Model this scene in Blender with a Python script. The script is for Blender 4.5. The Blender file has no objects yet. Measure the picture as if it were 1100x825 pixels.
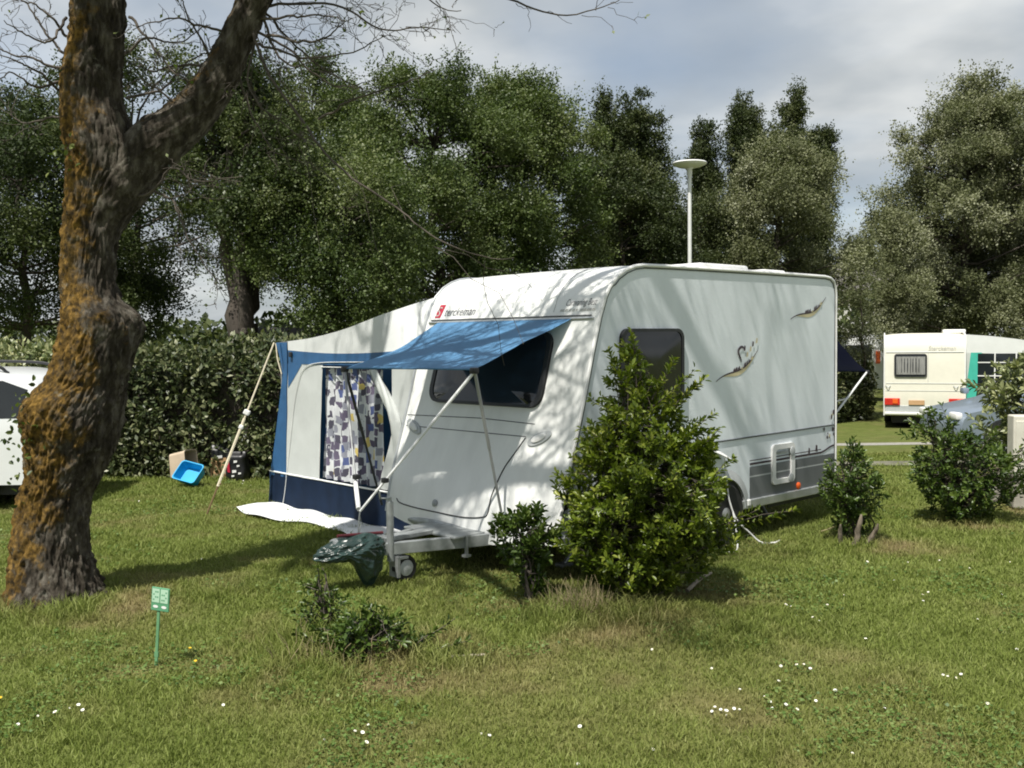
import bpy, bmesh, math, random
import numpy as np
from mathutils import Vector, Matrix, noise as mnoise

random.seed(7); rng = np.random.default_rng(7)
R = math.radians
S = bpy.context.scene
COL = S.collection

# ------------------------------------------------------------------ basics
CAM_F, CAM_H, CAM_P, CAM_R = 1065.36, 1.9651, 0.0456, -0.0106
SUN_A, SUN_E = 29.0, 62.0          # azimuth of travel (from +Y to +X), elevation

def pray(px, py):
    A, B = px-550, py-412.5
    a = A*math.cos(CAM_R)+B*math.sin(CAM_R); b = -A*math.sin(CAM_R)+B*math.cos(CAM_R)
    x, u = a/CAM_F, -b/CAM_F
    return np.array([x, math.cos(CAM_P)+u*math.sin(CAM_P), -math.sin(CAM_P)+u*math.cos(CAM_P)])
def at(px, py, Y):
    d = pray(px, py); return np.array([0, 0, CAM_H])+d*(Y/d[1])
def sst(a, b, x):
    t = np.clip((np.asarray(x, float)-a)/(b-a), 0, 1); return t*t*(3-2*t)
def gz(x, y):
    return -0.68*sst(13.5, 28, y)
def gp(px, py):
    d = pray(px, py); z = 0.0
    for _ in range(8):
        t = (z-CAM_H)/d[2]; p = np.array([0, 0, CAM_H])+d*t; z = float(gz(p[0], p[1]))
    return p

def vnoise(x, y, s=0):
    x = np.asarray(x, float); y = np.asarray(y, float)
    xi, yi = np.floor(x).astype(np.int64), np.floor(y).astype(np.int64)
    fx, fy = x-xi, y-yi; fx = fx*fx*(3-2*fx); fy = fy*fy*(3-2*fy)
    def h(i, j):
        n = (i*374761393+j*668265263+s*974711) & 0xffffffff
        n = ((n ^ (n >> 13))*1274126177) & 0xffffffff
        return ((n ^ (n >> 16)) & 0xffff)/65535.0
    return (h(xi, yi)*(1-fx)+h(xi+1, yi)*fx)*(1-fy)+(h(xi, yi+1)*(1-fx)+h(xi+1, yi+1)*fx)*fy
def fbm(x, y, s=0, o=4):
    v, a, t = 0, 1, 0
    for i in range(o):
        v = v+a*vnoise(x*2**i, y*2**i, s+i*17); t += a; a *= .5
    return v/t

# ------------------------------------------------------------------ objects
def tag(o, label=None, cat=None, group=None, kind=None):
    if label: o['label'] = label
    if cat: o['category'] = cat
    if group: o['group'] = group
    if kind: o['kind'] = kind
    return o
def empty(name, loc=(0, 0, 0), rz=0, **k):
    o = bpy.data.objects.new(name, None); COL.objects.link(o)
    o.empty_display_size = .2
    o.location = Vector([float(c) for c in loc]); o.rotation_euler = (0, 0, rz)
    return tag(o, **k)
def mk(name, me, parent=None, **k):
    o = bpy.data.objects.new(name, me); COL.objects.link(o)
    if parent: o.parent = parent
    return tag(o, **k)
def mesh(name, V, Fc, mat, parent=None, smooth=False, mi=None, attr=None, **k):
    me = bpy.data.meshes.new(name)
    me.from_pydata([tuple(float(c) for c in v) for v in V], [], [tuple(int(i) for i in f) for f in Fc])
    for m in (mat if isinstance(mat, (list, tuple)) else [mat]): me.materials.append(m)
    if mi is not None: me.polygons.foreach_set('material_index', np.array(mi, np.int32))
    if smooth: me.polygons.foreach_set('use_smooth', np.ones(len(me.polygons), bool))
    me.update()
    return mk(name, me, parent, **k)
def npmesh(name, V, Fc, mat, parent=None, smooth=False, fattr=None, vattr=None, **k):
    """fast: V (n,3) float, Fc (m,k) int"""
    me = bpy.data.meshes.new(name)
    V = np.ascontiguousarray(V, np.float32); Fc = np.ascontiguousarray(Fc, np.int32)
    n, m, kk = len(V), len(Fc), Fc.shape[1]
    me.vertices.add(n); me.vertices.foreach_set('co', V.ravel())
    me.loops.add(m*kk); me.loops.foreach_set('vertex_index', Fc.ravel())
    me.polygons.add(m); me.polygons.foreach_set('loop_start', np.arange(m, dtype=np.int32)*kk)
    if smooth: me.polygons.foreach_set('use_smooth', np.ones(m, bool))
    for nm, a in (fattr or {}).items():
        at_ = me.attributes.new(nm, 'FLOAT', 'FACE'); at_.data.foreach_set('value', np.ascontiguousarray(a, np.float32))
    for nm, a in (vattr or {}).items():
        at_ = me.attributes.new(nm, 'FLOAT', 'POINT'); at_.data.foreach_set('value', np.ascontiguousarray(a, np.float32))
    for mm in (mat if isinstance(mat, (list, tuple)) else [mat]): me.materials.append(mm)
    me.update(calc_edges=True); me.validate()
    return mk(name, me, parent, **k)

class MB:
    """collects shapes, builds ONE mesh object"""
    def __init__(s): s.V, s.F, s.M = [], [], []
    def add(s, V, F, m=0):
        b = len(s.V); s.V += [tuple(v) for v in V]; s.F += [tuple(i+b for i in f) for f in F]; s.M += [m]*len(F); return s
    def box(s, c, d, rz=0, m=0, ry=0, rx=0, bev=0.0):
        bm = bmesh.new(); bmesh.ops.create_cube(bm, size=1)
        for v in bm.verts: v.co = Vector((v.co.x*d[0], v.co.y*d[1], v.co.z*d[2]))
        if bev: bmesh.ops.bevel(bm, geom=bm.edges[:], offset=bev, segments=2, profile=.5, affect='EDGES')
        M = Matrix.Translation(c) @ Matrix.Rotation(rz, 4, 'Z') @ Matrix.Rotation(ry, 4, 'Y') @ Matrix.Rotation(rx, 4, 'X')
        bm.transform(M); bm.verts.index_update()
        s.add([v.co[:] for v in bm.verts], [[v.index for v in f.verts] for f in bm.faces], m); bm.free(); return s
    def tube(s, P, r, n=8, m=0, cap=True):
        P = np.array(P, float); k = len(P); r = np.broadcast_to(np.asarray(r, float), (k,))
        T = np.gradient(P, axis=0); T /= np.linalg.norm(T, axis=1)[:, None]+1e-9
        up = np.array([0, 0, 1.]) if abs(T[0][2]) < .9 else np.array([1., 0, 0])
        V = []; a = np.linspace(0, 2*np.pi, n, endpoint=False); u = np.cross(T[0], up); u /= np.linalg.norm(u)
        for i in range(k):
            u = u-T[i]*(u@T[i]); u /= np.linalg.norm(u)+1e-9; w = np.cross(T[i], u)
            V += list(P[i]+r[i]*(np.cos(a)[:, None]*u+np.sin(a)[:, None]*w))
        F = [(i*n+j, i*n+(j+1) % n, (i+1)*n+(j+1) % n, (i+1)*n+j) for i in range(k-1) for j in range(n)]
        if cap: F += [tuple(range(n))[::-1], tuple((k-1)*n+j for j in range(n))]
        return s.add(V, F, m)
    def lathe(s, prof, c=(0, 0, 0), n=24, m=0, axis='Z'):
        V = []
        for (r, z) in prof:
            for j in range(n):
                a = 2*math.pi*j/n; x, y = r*math.cos(a), r*math.sin(a)
                p = (x, y, z) if axis == 'Z' else ((x, z, y) if axis == 'Y' else (z, x, y))
                V.append((p[0]+c[0], p[1]+c[1], p[2]+c[2]))
        k = len(prof)
        F = [(i*n+j, i*n+(j+1) % n, (i+1)*n+(j+1) % n, (i+1)*n+j) for i in range(k-1) for j in range(n)]
        F += [tuple(range(n))[::-1], tuple((k-1)*n+j for j in range(n))]
        return s.add(V, F, m)
    def build(s, name, mat, parent=None, smooth=False, **k):
        o = mesh(name, s.V, s.F, mat, parent, smooth, s.M, **k)
        bm = bmesh.new(); bm.from_mesh(o.data); bmesh.ops.recalc_face_normals(bm, faces=bm.faces[:]); bm.to_mesh(o.data); bm.free()
        if smooth:
            o.data.set_sharp_from_angle(angle=R(38))
        return o

def smooth_line(P, n=40):
    P = np.array(P, float); k = len(P)
    Q = np.vstack([2*P[0]-P[1], P, 2*P[-1]-P[-2]]); out = []
    for t in np.linspace(0, k-1-1e-6, n):
        i = int(t); f = t-i; p0, p1, p2, p3 = Q[i], Q[i+1], Q[i+2], Q[i+3]
        out.append(.5*((2*p1)+(-p0+p2)*f+(2*p0-5*p1+4*p2-p3)*f*f+(-p0+3*p1-3*p2+p3)*f**3))
    return np.array(out)

# ------------------------------------------------------------------ materials
def nodes(name):
    m = bpy.data.materials.new(name); m.use_nodes = True
    nt = m.node_tree; b = nt.nodes['Principled BSDF']
    return m, nt, b
def N(nt, t, **k):
    n = nt.nodes.new(t)
    for a, v in k.items():
        if a in n.inputs: n.inputs[a].default_value = v
        else: setattr(n, a, v)
    return n
def ramp(nt, fac, stops, interp='LINEAR'):
    r = nt.nodes.new('ShaderNodeValToRGB'); r.color_ramp.interpolation = interp
    e = r.color_ramp.elements
    while len(e) < len(stops): e.new(.5)
    for el, (p, c) in zip(e, stops): el.position = p; el.color = (c[0], c[1], c[2], 1)
    nt.links.new(fac, r.inputs[0]); return r.outputs[0]
def coords(nt, scale=(1, 1, 1), kind='Object'):
    tc = nt.nodes.new('ShaderNodeTexCoord'); mp = nt.nodes.new('ShaderNodeMapping'); mp.inputs['Scale'].default_value = scale
    nt.links.new(tc.outputs[kind], mp.inputs[0]); return mp.outputs[0]
def noise_(nt, vec, sc, det=4, rough=.55):
    n = nt.nodes.new('ShaderNodeTexNoise'); n.inputs['Scale'].default_value = sc; n.inputs['Detail'].default_value = det; n.inputs['Roughness'].default_value = rough
    nt.links.new(vec, n.inputs['Vector']); return n.outputs['Fac']
def mat(name, col, rough=.5, metal=0.0, var=.12, sc=6, bump=0.0, bsc=60, stretch=(1, 1, 1), spec=.5, trans=0.0, coat=0.0):
    m, nt, b = nodes(name)
    c = coords(nt, stretch); f = noise_(nt, c, sc)
    lo = [max(0, x*(1-var)) for x in col]; hi = [min(1, x*(1+var)) for x in col]
    nt.links.new(ramp(nt, f, [(.3, lo), (.7, hi)]), b.inputs['Base Color'])
    b.inputs['Roughness'].default_value = rough; b.inputs['Metallic'].default_value = metal
    b.inputs['Specular IOR Level'].default_value = spec; b.inputs['Coat Weight'].default_value = coat
    if bump:
        bp = nt.nodes.new('ShaderNodeBump'); bp.inputs['Strength'].default_value = bump; bp.inputs['Distance'].default_value = .01
        nt.links.new(noise_(nt, c, bsc, 3), bp.inputs['Height']); nt.links.new(bp.outputs[0], b.inputs['Normal'])
    if trans:
        t = nt.nodes.new('ShaderNodeBsdfTranslucent'); t.inputs[0].default_value = (*col, 1)
        mx = nt.nodes.new('ShaderNodeMixShader'); mx.inputs[0].default_value = trans
        nt.links.new(b.outputs[0], mx.inputs[1]); nt.links.new(t.outputs[0], mx.inputs[2])
        nt.links.new(mx.outputs[0], nt.nodes['Material Output'].inputs[0])
    return m
def leafmat(name, cols, rough=.45, trans=.25, spec=.4, nsc=.8, edge=None):
    """cols: list of colours picked per leaf by the rnd attribute; slow noise over the plant shifts them"""
    m, nt, b = nodes(name)
    a = nt.nodes.new('ShaderNodeAttribute'); a.attribute_name = 'rnd'
    c = coords(nt); f = noise_(nt, c, nsc, 2)
    mx = nt.nodes.new('ShaderNodeMath'); mx.operation = 'MULTIPLY_ADD'; mx.inputs[1].default_value = .7; mx.inputs[2].default_value = -.35
    nt.links.new(f, mx.inputs[0])
    ad = nt.nodes.new('ShaderNodeMath'); ad.operation = 'ADD'; ad.use_clamp = True
    nt.links.new(a.outputs['Fac'], ad.inputs[0]); nt.links.new(mx.outputs[0], ad.inputs[1])
    k = len(cols)
    colr = ramp(nt, ad.outputs[0], [(i/(k-1), cc) for i, cc in enumerate(cols)])
    nt.links.new(colr, b.inputs['Base Color'])
    b.inputs['Roughness'].default_value = rough; b.inputs['Specular IOR Level'].default_value = spec
    t = nt.nodes.new('ShaderNodeBsdfTranslucent')
    g = nt.nodes.new('ShaderNodeMix'); g.data_type = 'RGBA'; g.blend_type = 'MULTIPLY'; g.inputs[0].default_value = 1
    g.inputs[7].default_value = (1.0, 1.15, .45, 1); nt.links.new(colr, g.inputs[6]); nt.links.new(g.outputs[2], t.inputs[0])
    ms = nt.nodes.new('ShaderNodeMixShader'); ms.inputs[0].default_value = trans
    nt.links.new(b.outputs[0], ms.inputs[1]); nt.links.new(t.outputs[0], ms.inputs[2])
    nt.links.new(ms.outputs[0], nt.nodes['Material Output'].inputs[0])
    return m

M = {}
M['white'] = mat('gelcoat_white', (.77, .78, .755), .38, var=.06, sc=2.2, coat=.15, stretch=(2.5, 2.5, .5))
M['side'] = mat('hammered_side_sheet', (.72, .77, .80), .38, var=.055, sc=1.6, stretch=(2.4, 1, .6), bump=.22, bsc=55, spec=.4)
M['trimw'] = mat('white_plastic', (.78, .78, .76), .4, var=.05)
M['alu'] = mat('aluminium_trim', (.55, .57, .57), .35, .6, var=.1, sc=12)
M['galv'] = mat('galvanised_steel', (.34, .36, .36), .5, .5, var=.25, sc=10)
M['dark'] = mat('dark_plastic', (.02, .021, .023), .5, var=.2)
M['black'] = mat('black_rubber', (.018, .018, .018), .75, var=.3, bump=.2)
M['seal'] = mat('dark_seal_line', (.06, .065, .07), .6)
M['grey1'] = mat('grey_side_film', (.135, .145, .15), .45, var=.05)
M['grey2'] = mat('pale_grey_film', (.42, .44, .44), .45, var=.05)
M['maroon'] = mat('dark_maroon_film', (.05, .03, .04), .45)
M['gold'] = mat('pale_gold_film', (.56, .49, .30), .45)
M['maroonp'] = mat('dark_red_grip', (.09, .012, .018), .5)
M['red'] = mat('red_film', (.45, .02, .05), .45)
M['orange'] = mat('orange_lens', (.75, .12, .02), .25, var=.05)
M['redlens'] = mat('red_lens', (.55, .03, .02), .25, var=.1)
M['ink'] = mat('grey_lettering', (.12, .12, .13), .6)
M['palink'] = mat('faded_lettering', (.45, .45, .42), .6)
M['glass'] = mat('smoked_acrylic', (.012, .014, .018), .08, var=.1, spec=.6)
M['carglass'] = mat('car_glass', (.015, .018, .02), .06, var=.1, spec=.6)
M['blue'] = mat('blue_canvas', (.075, .205, .37), .65, var=.10, sc=5, bump=.3, bsc=14, trans=.10)
M['bluetent'] = mat('blue_tent_pvc', (.035, .12, .27), .5, var=.12, sc=5, bump=.3, bsc=9, trans=.12)
M['navy'] = mat('navy_pvc', (.006, .015, .036), .75, spec=.15, var=.2, sc=5, bump=.25, bsc=9)
M['navycan'] = mat('navy_canvas', (.008, .010, .06), .7, var=.15, trans=.15)
M['tentgrey'] = mat('pale_grey_canvas', (.66, .69, .67), .7, var=.06, sc=4, bump=.35, bsc=7, trans=.25)
M['tentwhite'] = mat('white_pvc_roof', (.76, .78, .77), .5, var=.05, sc=3, bump=.25, bsc=8, trans=.12)
M['flap'] = mat('white_mudflap', (.74, .76, .76), .5, var=.08, sc=4, bump=.5, bsc=9)
M['piping'] = mat('white_piping', (.75, .76, .74), .6)
M['polew'] = mat('white_pole', (.72, .73, .72), .35, var=.06)
M['polek'] = mat('dark_pole', (.045, .048, .05), .4, .2, var=.2)
M['poleg'] = mat('grey_pole', (.30, .31, .31), .4, .3, var=.1)
M['strap'] = mat('cream_strap', (.62, .56, .42), .8, var=.1, sc=30)
M['brassy'] = mat('rusty_peg', (.20, .14, .07), .6, .5)
M['tarp'] = mat('green_tarp', (.020, .042, .037), .30, var=.35, sc=6, bump=1.0, bsc=16, spec=.6)
M['tub'] = mat('turquoise_plastic', (.01, .33, .62), .4, var=.06)
M['cream'] = mat('cream_plastic', (.52, .42, .31), .5, var=.08)
M['kraft'] = mat('brown_paper', (.50, .31, .16), .8, var=.12)
M['blackbag'] = mat('black_bag_film', (.012, .012, .013), .4, var=.3, bump=.5, bsc=12)
M['signg'] = mat('green_sign_plastic', (.10, .30, .16), .5, var=.1)
M['signl'] = mat('pale_green_panel', (.42, .62, .46), .5, var=.06)
M['stakeg'] = mat('green_stake', (.13, .30, .15), .5, var=.12)
M['lamp'] = mat('white_painted_steel', (.72, .73, .72), .4, var=.05)
M['concrete'] = mat('pale_concrete', (.33, .31, .26), .9, var=.15, sc=8, bump=.3)
M['wood'] = mat('weathered_wood', (.20, .16, .12), .85, var=.3, sc=5, stretch=(1, 1, 6), bump=.3)
M['deadwood'] = mat('grey_dead_wood', (.30, .26, .20), .9, var=.3, sc=20, bump=.5)
M['shed'] = mat('dark_shed_boards', (.07, .06, .05), .85, var=.3, sc=4, stretch=(6, 6, 1))
M['roofg'] = mat('grey_roof_sheet', (.13, .12, .11), .8, var=.2)
M['render'] = mat('white_house_render', (.62, .61, .56), .85, var=.06)
M['carwhite'] = mat('white_car_paint', (.72, .74, .74), .25, var=.02, coat=.6)
M['carsilver'] = mat('silver_blue_car_paint', (.24, .29, .35), .3, .3, var=.04, coat=.6)
M['rim'] = mat('alloy_rim', (.45, .46, .47), .35, .6, var=.1)
M['oldcream'] = mat('cream_caravan_panel', (.72, .70, .60), .4, var=.03)
M['turq'] = mat('turquoise_tent_pvc', (.05, .42, .33), .5, var=.08)
M['curtain2'] = mat('net_curtain', (.22, .22, .21), .8, var=.35, sc=6, stretch=(5, 5, .4))
M['gravel'] = mat('grey_gravel', (.27, .26, .23), .95, var=.3, sc=30, bump=.5)
M['bark'] = mat('dark_bark', (.055, .045, .035), .9, var=.35, sc=6, bump=.8, bsc=14, stretch=(1, 1, .3))
M['twig'] = mat('grey_twig', (.075, .062, .048), .85, var=.35, sc=9)
M['petal'] = mat('daisy_petal', (.80, .80, .76), .6, var=.04)
M['yolk'] = mat('daisy_centre', (.75, .50, .03), .7)
M['stemg'] = mat('green_stem', (.08, .14, .03), .7)
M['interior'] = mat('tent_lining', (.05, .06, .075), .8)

def mat_curtain():
    m, nt, b = nodes('printed_curtain')
    c = coords(nt, (1, 13.5, 8.6))
    n = nt.nodes.new('ShaderNodeTexNoise'); n.inputs['Scale'].default_value = .9; nt.links.new(c, n.inputs['Vector'])
    mx = nt.nodes.new('ShaderNodeMix'); mx.data_type = 'RGBA'; mx.blend_type = 'LINEAR_LIGHT'; mx.inputs[0].default_value = .34
    nt.links.new(c, mx.inputs[6]); nt.links.new(n.outputs['Color'], mx.inputs[7])
    v = nt.nodes.new('ShaderNodeTexVoronoi'); v.distance = 'CHEBYCHEV'; v.inputs['Scale'].default_value = 1.25; v.inputs['Randomness'].default_value = .95
    nt.links.new(mx.outputs[2], v.inputs['Vector'])
    sp = nt.nodes.new('ShaderNodeSeparateColor'); nt.links.new(v.outputs['Color'], sp.inputs[0])
    W = (.66, .68, .70); G = (.30, .31, .37); D = (.085, .08, .115); P = (.13, .11, .17); B = (.09, .12, .28); Y = (.66, .52, .17)
    col = ramp(nt, sp.outputs[0], [(0, W), (.14, D), (.36, W), (.44, P), (.62, G), (.76, Y), (.82, B), (.92, D)], 'CONSTANT')
    d = ramp(nt, v.outputs['Distance'], [(0, (0, 0, 0)), (.47, (1, 1, 1))], 'CONSTANT')
    mw = nt.nodes.new('ShaderNodeMix'); mw.data_type = 'RGBA'; mw.inputs[7].default_value = (*W, 1)
    nt.links.new(d, mw.inputs[0]); nt.links.new(col, mw.inputs[6])
    nt.links.new(mw.outputs[2], b.inputs['Base Color']); b.inputs['Roughness'].default_value = .85
    return m
M['curtain'] = mat_curtain()

def mat_bark_lichen():
    m, nt, b = nodes('lichened_bark')
    c = coords(nt); cs = coords(nt, (1, 1, .35))
    f1 = noise_(nt, cs, 14, 8, .65)
    base = ramp(nt, f1, [(.30, (.016, .013, .010)), (.48, (.065, .055, .042)), (.70, (.21, .19, .155))])
    # orange lichen: patchy, on the side that faces -X
    geo = nt.nodes.new('ShaderNodeTexCoord'); sx = nt.nodes.new('ShaderNodeSeparateXYZ'); nt.links.new(geo.outputs['Object'], sx.inputs[0])
    a = nt.nodes.new('ShaderNodeAttribute'); a.attribute_name = 'lichen'
    f2 = noise_(nt, c, 5, 6, .7)
    ad = nt.nodes.new('ShaderNodeMath'); ad.operation = 'ADD'; nt.links.new(f2, ad.inputs[0]); nt.links.new(a.outputs['Fac'], ad.inputs[1])
    k = ramp(nt, ad.outputs[0], [(.66, (0, 0, 0)), (.80, (.85, .85, .85))])
    f3 = noise_(nt, c, 22, 5)
    lich = ramp(nt, f3, [(.34, (.040, .028, .013)), (.50, (.16, .095, .022)), (.68, (.36, .215, .050))])
    mx = nt.nodes.new('ShaderNodeMix'); mx.data_type = 'RGBA'
    nt.links.new(k, mx.inputs[0]); nt.links.new(base, mx.inputs[6]); nt.links.new(lich, mx.inputs[7])
    # pale grey lichen specks
    f4 = noise_(nt, c, 9, 6, .7); k4 = ramp(nt, f4, [(.60, (0, 0, 0)), (.68, (.6, .6, .6))])
    my = nt.nodes.new('ShaderNodeMix'); my.data_type = 'RGBA'; my.inputs[7].default_value = (.27, .26, .21, 1)
    nt.links.new(k4, my.inputs[0]); nt.links.new(mx.outputs[2], my.inputs[6])
    nt.links.new(my.outputs[2], b.inputs['Base Color']); b.inputs['Roughness'].default_value = .95; b.inputs['Specular IOR Level'].default_value = .15
    bp = nt.nodes.new('ShaderNodeBump'); bp.inputs['Strength'].default_value = 1; bp.inputs['Distance'].default_value = .03
    nt.links.new(noise_(nt, cs, 48, 8, .75), bp.inputs['Height']); nt.links.new(bp.outputs[0], b.inputs['Normal'])
    return m
M['lichen'] = mat_bark_lichen()

def lawn_colour(nt, blades):
    a = nt.nodes.new('ShaderNodeAttribute'); a.attribute_name = 'dry'
    c = coords(nt)
    f = noise_(nt, c, 1.1 if blades else 3.0, 6, .65)
    if blades:
        r = nt.nodes.new('ShaderNodeAttribute'); r.attribute_name = 'rnd'
        ad = nt.nodes.new('ShaderNodeMath'); ad.operation = 'MULTIPLY_ADD'; ad.inputs[1].default_value = .55
        nt.links.new(r.outputs['Fac'], ad.inputs[0])
        s = nt.nodes.new('ShaderNodeMath'); s.operation = 'MULTIPLY'; s.inputs[1].default_value = .5; nt.links.new(f, s.inputs[0]); nt.links.new(s.outputs[0], ad.inputs[2])
        f = ad.outputs[0]
        green = ramp(nt, f, [(.1, (.095, .130, .022)), (.45, (.180, .230, .044)), (.75, (.262, .308, .082)), (1, (.37, .38, .165))])
        dry = ramp(nt, f, [(.1, (.13, .115, .042)), (.5, (.27, .235, .095)), (1, (.42, .37, .19))])
    else:
        green = ramp(nt, f, [(.3, (.075, .095, .022)), (.7, (.140, .165, .046))])
        dry = ramp(nt, f, [(.3, (.11, .088, .042)), (.7, (.21, .175, .080))])
    mx = nt.nodes.new('ShaderNodeMix'); mx.data_type = 'RGBA'
    nt.links.new(a.outputs['Fac'], mx.inputs[0]); nt.links.new(green, mx.inputs[6]); nt.links.new(dry, mx.inputs[7])
    return mx.outputs[2], c
def mat_lawn():
    m, nt, b = nodes('lawn_soil')
    col, c = lawn_colour(nt, False)
    nt.links.new(col, b.inputs['Base Color']); b.inputs['Roughness'].default_value = .95; b.inputs['Specular IOR Level'].default_value = .1
    bp = nt.nodes.new('ShaderNodeBump'); bp.inputs['Strength'].default_value = .8; bp.inputs['Distance'].default_value = .03
    nt.links.new(noise_(nt, c, 40, 4), bp.inputs['Height']); nt.links.new(bp.outputs[0], b.inputs['Normal'])
    return m
def mat_blade():
    m, nt, b = nodes('grass_blade')
    col, c = lawn_colour(nt, True)
    nt.links.new(col, b.inputs['Base Color']); b.inputs['Roughness'].default_value = .6; b.inputs['Specular IOR Level'].default_value = .25
    t = nt.nodes.new('ShaderNodeBsdfTranslucent'); nt.links.new(col, t.inputs[0])
    ms = nt.nodes.new('ShaderNodeMixShader'); ms.inputs[0].default_value = .38
    nt.links.new(b.outputs[0], ms.inputs[1]); nt.links.new(t.outputs[0], ms.inputs[2]); nt.links.new(ms.outputs[0], nt.nodes['Material Output'].inputs[0])
    return m
M['lawn'] = mat_lawn(); M['blade'] = mat_blade()

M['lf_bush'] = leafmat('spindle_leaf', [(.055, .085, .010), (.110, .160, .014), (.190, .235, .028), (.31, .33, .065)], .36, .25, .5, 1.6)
M['lf_bush2'] = leafmat('spindle_leaf_dark', [(.030, .058, .012), (.058, .100, .017), (.105, .155, .027), (.17, .21, .045)], .40, .2, .5, 1.6)
M['lf_hedge'] = leafmat('hedge_leaf', [(.030, .046, .018), (.060, .080, .030), (.115, .135, .060), (.24, .25, .13)], .40, .15, .32, 1.2)
M['lf_varieg'] = leafmat('variegated_leaf', [(.09, .12, .045), (.16, .19, .08), (.28, .30, .14), (.42, .42, .22)], .4, .15, .45, 1.2)
M['lf_ash'] = leafmat('ash_leaf', [(.024, .038, .012), (.042, .062, .018), (.068, .090, .026), (.12, .14, .055)], .5, .2, .25, .35)
M['lf_mid'] = leafmat('maple_leaf', [(.036, .058, .016), (.062, .092, .024), (.098, .130, .036), (.18, .20, .09)], .5, .22, .3, .35)
M['lf_pale'] = leafmat('white_poplar_leaf', [(.068, .080, .034), (.115, .128, .058), (.18, .19, .10), (.33, .34, .24)], .55, .18, .25, .3)
M['lf_pop'] = leafmat('poplar_leaf', [(.024, .037, .013), (.040, .055, .018), (.062, .078, .026), (.105, .12, .045)], .5, .18, .25, .3)
M['lf_young'] = leafmat('young_leaf', [(.045, .07, .02), (.075, .11, .03), (.12, .16, .045), (.2, .23, .07)], .45, .3, .4, 1)

# ------------------------------------------------------------------ leaves
def unit(v): return v/(np.linalg.norm(v, axis=-1, keepdims=True)+1e-9)
def leaves(name, P, D, Nn, size, mat_, parent=None, aspect=.5, fold=.18, fine=False, rnd=None, **k):
    n = len(P); D = unit(D); B = unit(np.cross(Nn, D)); Nn = np.cross(D, B)
    s = np.broadcast_to(np.asarray(size, float), (n,))[:, None]; w = s*aspect*.5
    if rnd is None: rnd = rng.random(n)
    if fine:
        V = np.stack([P, P+D*s*.30-B*w*.85+Nn*w*fold*2, P+D*s*.68-B*w*.9+Nn*w*fold*2, P+D*s-Nn*s*.08,
                      P+D*s*.68+B*w*.9+Nn*w*fold*2, P+D*s*.30+B*w*.85+Nn*w*fold*2], 1).reshape(-1, 3)
        b = (np.arange(n)*6)[:, None]
        Fc = np.concatenate([b+np.array([0, 1, 2, 3]), b+np.array([0, 3, 4, 5])], 1).reshape(-1, 4); rr = np.repeat(rnd, 2)
    else:
        V = np.stack([P, P+D*s*.45-B*w+Nn*w*fold, P+D*s, P+D*s*.45+B*w+Nn*w*fold], 1).reshape(-1, 3)
        Fc = (np.arange(n)*4)[:, None]+np.arange(4); rr = rnd
    return npmesh(name, V, Fc, mat_, parent, fattr={'rnd': rr}, **k)
def rsph(n): return unit(rng.normal(size=(n, 3)))

def tubes(name, lines, mat_, parent=None, n=5, **k):
    V, Fc, base = [], [], 0
    a = np.linspace(0, 2*np.pi, n, endpoint=False); ca, sa = np.cos(a)[:, None], np.sin(a)[:, None]
    for P, r in lines:
        P = np.asarray(P, float); kk = len(P); r = np.broadcast_to(np.asarray(r, float), (kk,))
        T = unit(np.gradient(P, axis=0)); up = np.array([.31, .2, .93]) if abs(T[0][2]) < .8 else np.array([1., .1, 0])
        for i in range(kk):
            u = np.cross(T[i], up); u /= np.linalg.norm(u)+1e-9; w = np.cross(T[i], u)
            V.append(P[i]+r[i]*(ca*u+sa*w))
        j = np.arange(n)
        for i in range(kk-1):
            o = base+i*n
            Fc.append(np.stack([o+j, o+(j+1) % n, o+n+(j+1) % n, o+n+j], 1))
        base += kk*n
    return npmesh(name, np.concatenate(V), np.concatenate(Fc), mat_, parent, smooth=True, **k)

def wob(p, q, k, amp):
    t = np.linspace(0, 1, k)[:, None]; P = p*(1-t)+q*t
    j = np.cumsum(rng.normal(size=(k, 3)), 0); j -= t*j[-1]
    return P+j*amp*np.linalg.norm(q-p)/math.sqrt(k)

# ------------------------------------------------------------------ world / sun / camera
W = bpy.data.worlds.new('World'); S.world = W; W.use_nodes = True
nt = W.node_tree; bg = nt.nodes['Background']
sky = nt.nodes.new('ShaderNodeTexSky'); sky.sky_type = 'NISHITA'; sky.sun_disc = False
sky.sun_elevation = R(SUN_E); sky.sun_rotation = R(SUN_A+180); sky.altitude = 0; sky.air_density = 1.0; sky.dust_density = 1.0; sky.ozone_density = 1
tc = nt.nodes.new('ShaderNodeTexCoord'); sx = nt.nodes.new('ShaderNodeSeparateXYZ'); nt.links.new(tc.outputs['Generated'], sx.inputs[0])
zz = N(nt, 'ShaderNodeMath', operation='MAXIMUM'); zz.inputs[1].default_value = 0; nt.links.new(sx.outputs[2], zz.inputs[0])
za = N(nt, 'ShaderNodeMath', operation='ADD'); za.inputs[1].default_value = .22; nt.links.new(zz.outputs[0], za.inputs[0])
dv = nt.nodes.new('ShaderNodeCombineXYZ')
for i, ax in enumerate('xy'):
    d = N(nt, 'ShaderNodeMath', operation='DIVIDE'); nt.links.new(sx.outputs[i], d.inputs[0]); nt.links.new(za.outputs[0], d.inputs[1]); nt.links.new(d.outputs[0], dv.inputs[i])
cl = nt.nodes.new('ShaderNodeTexNoise'); cl.inputs['Scale'].default_value = 1.15; cl.inputs['Detail'].default_value = 6; cl.inputs['Roughness'].default_value = .5; cl.inputs['Distortion'].default_value = .25
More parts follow.
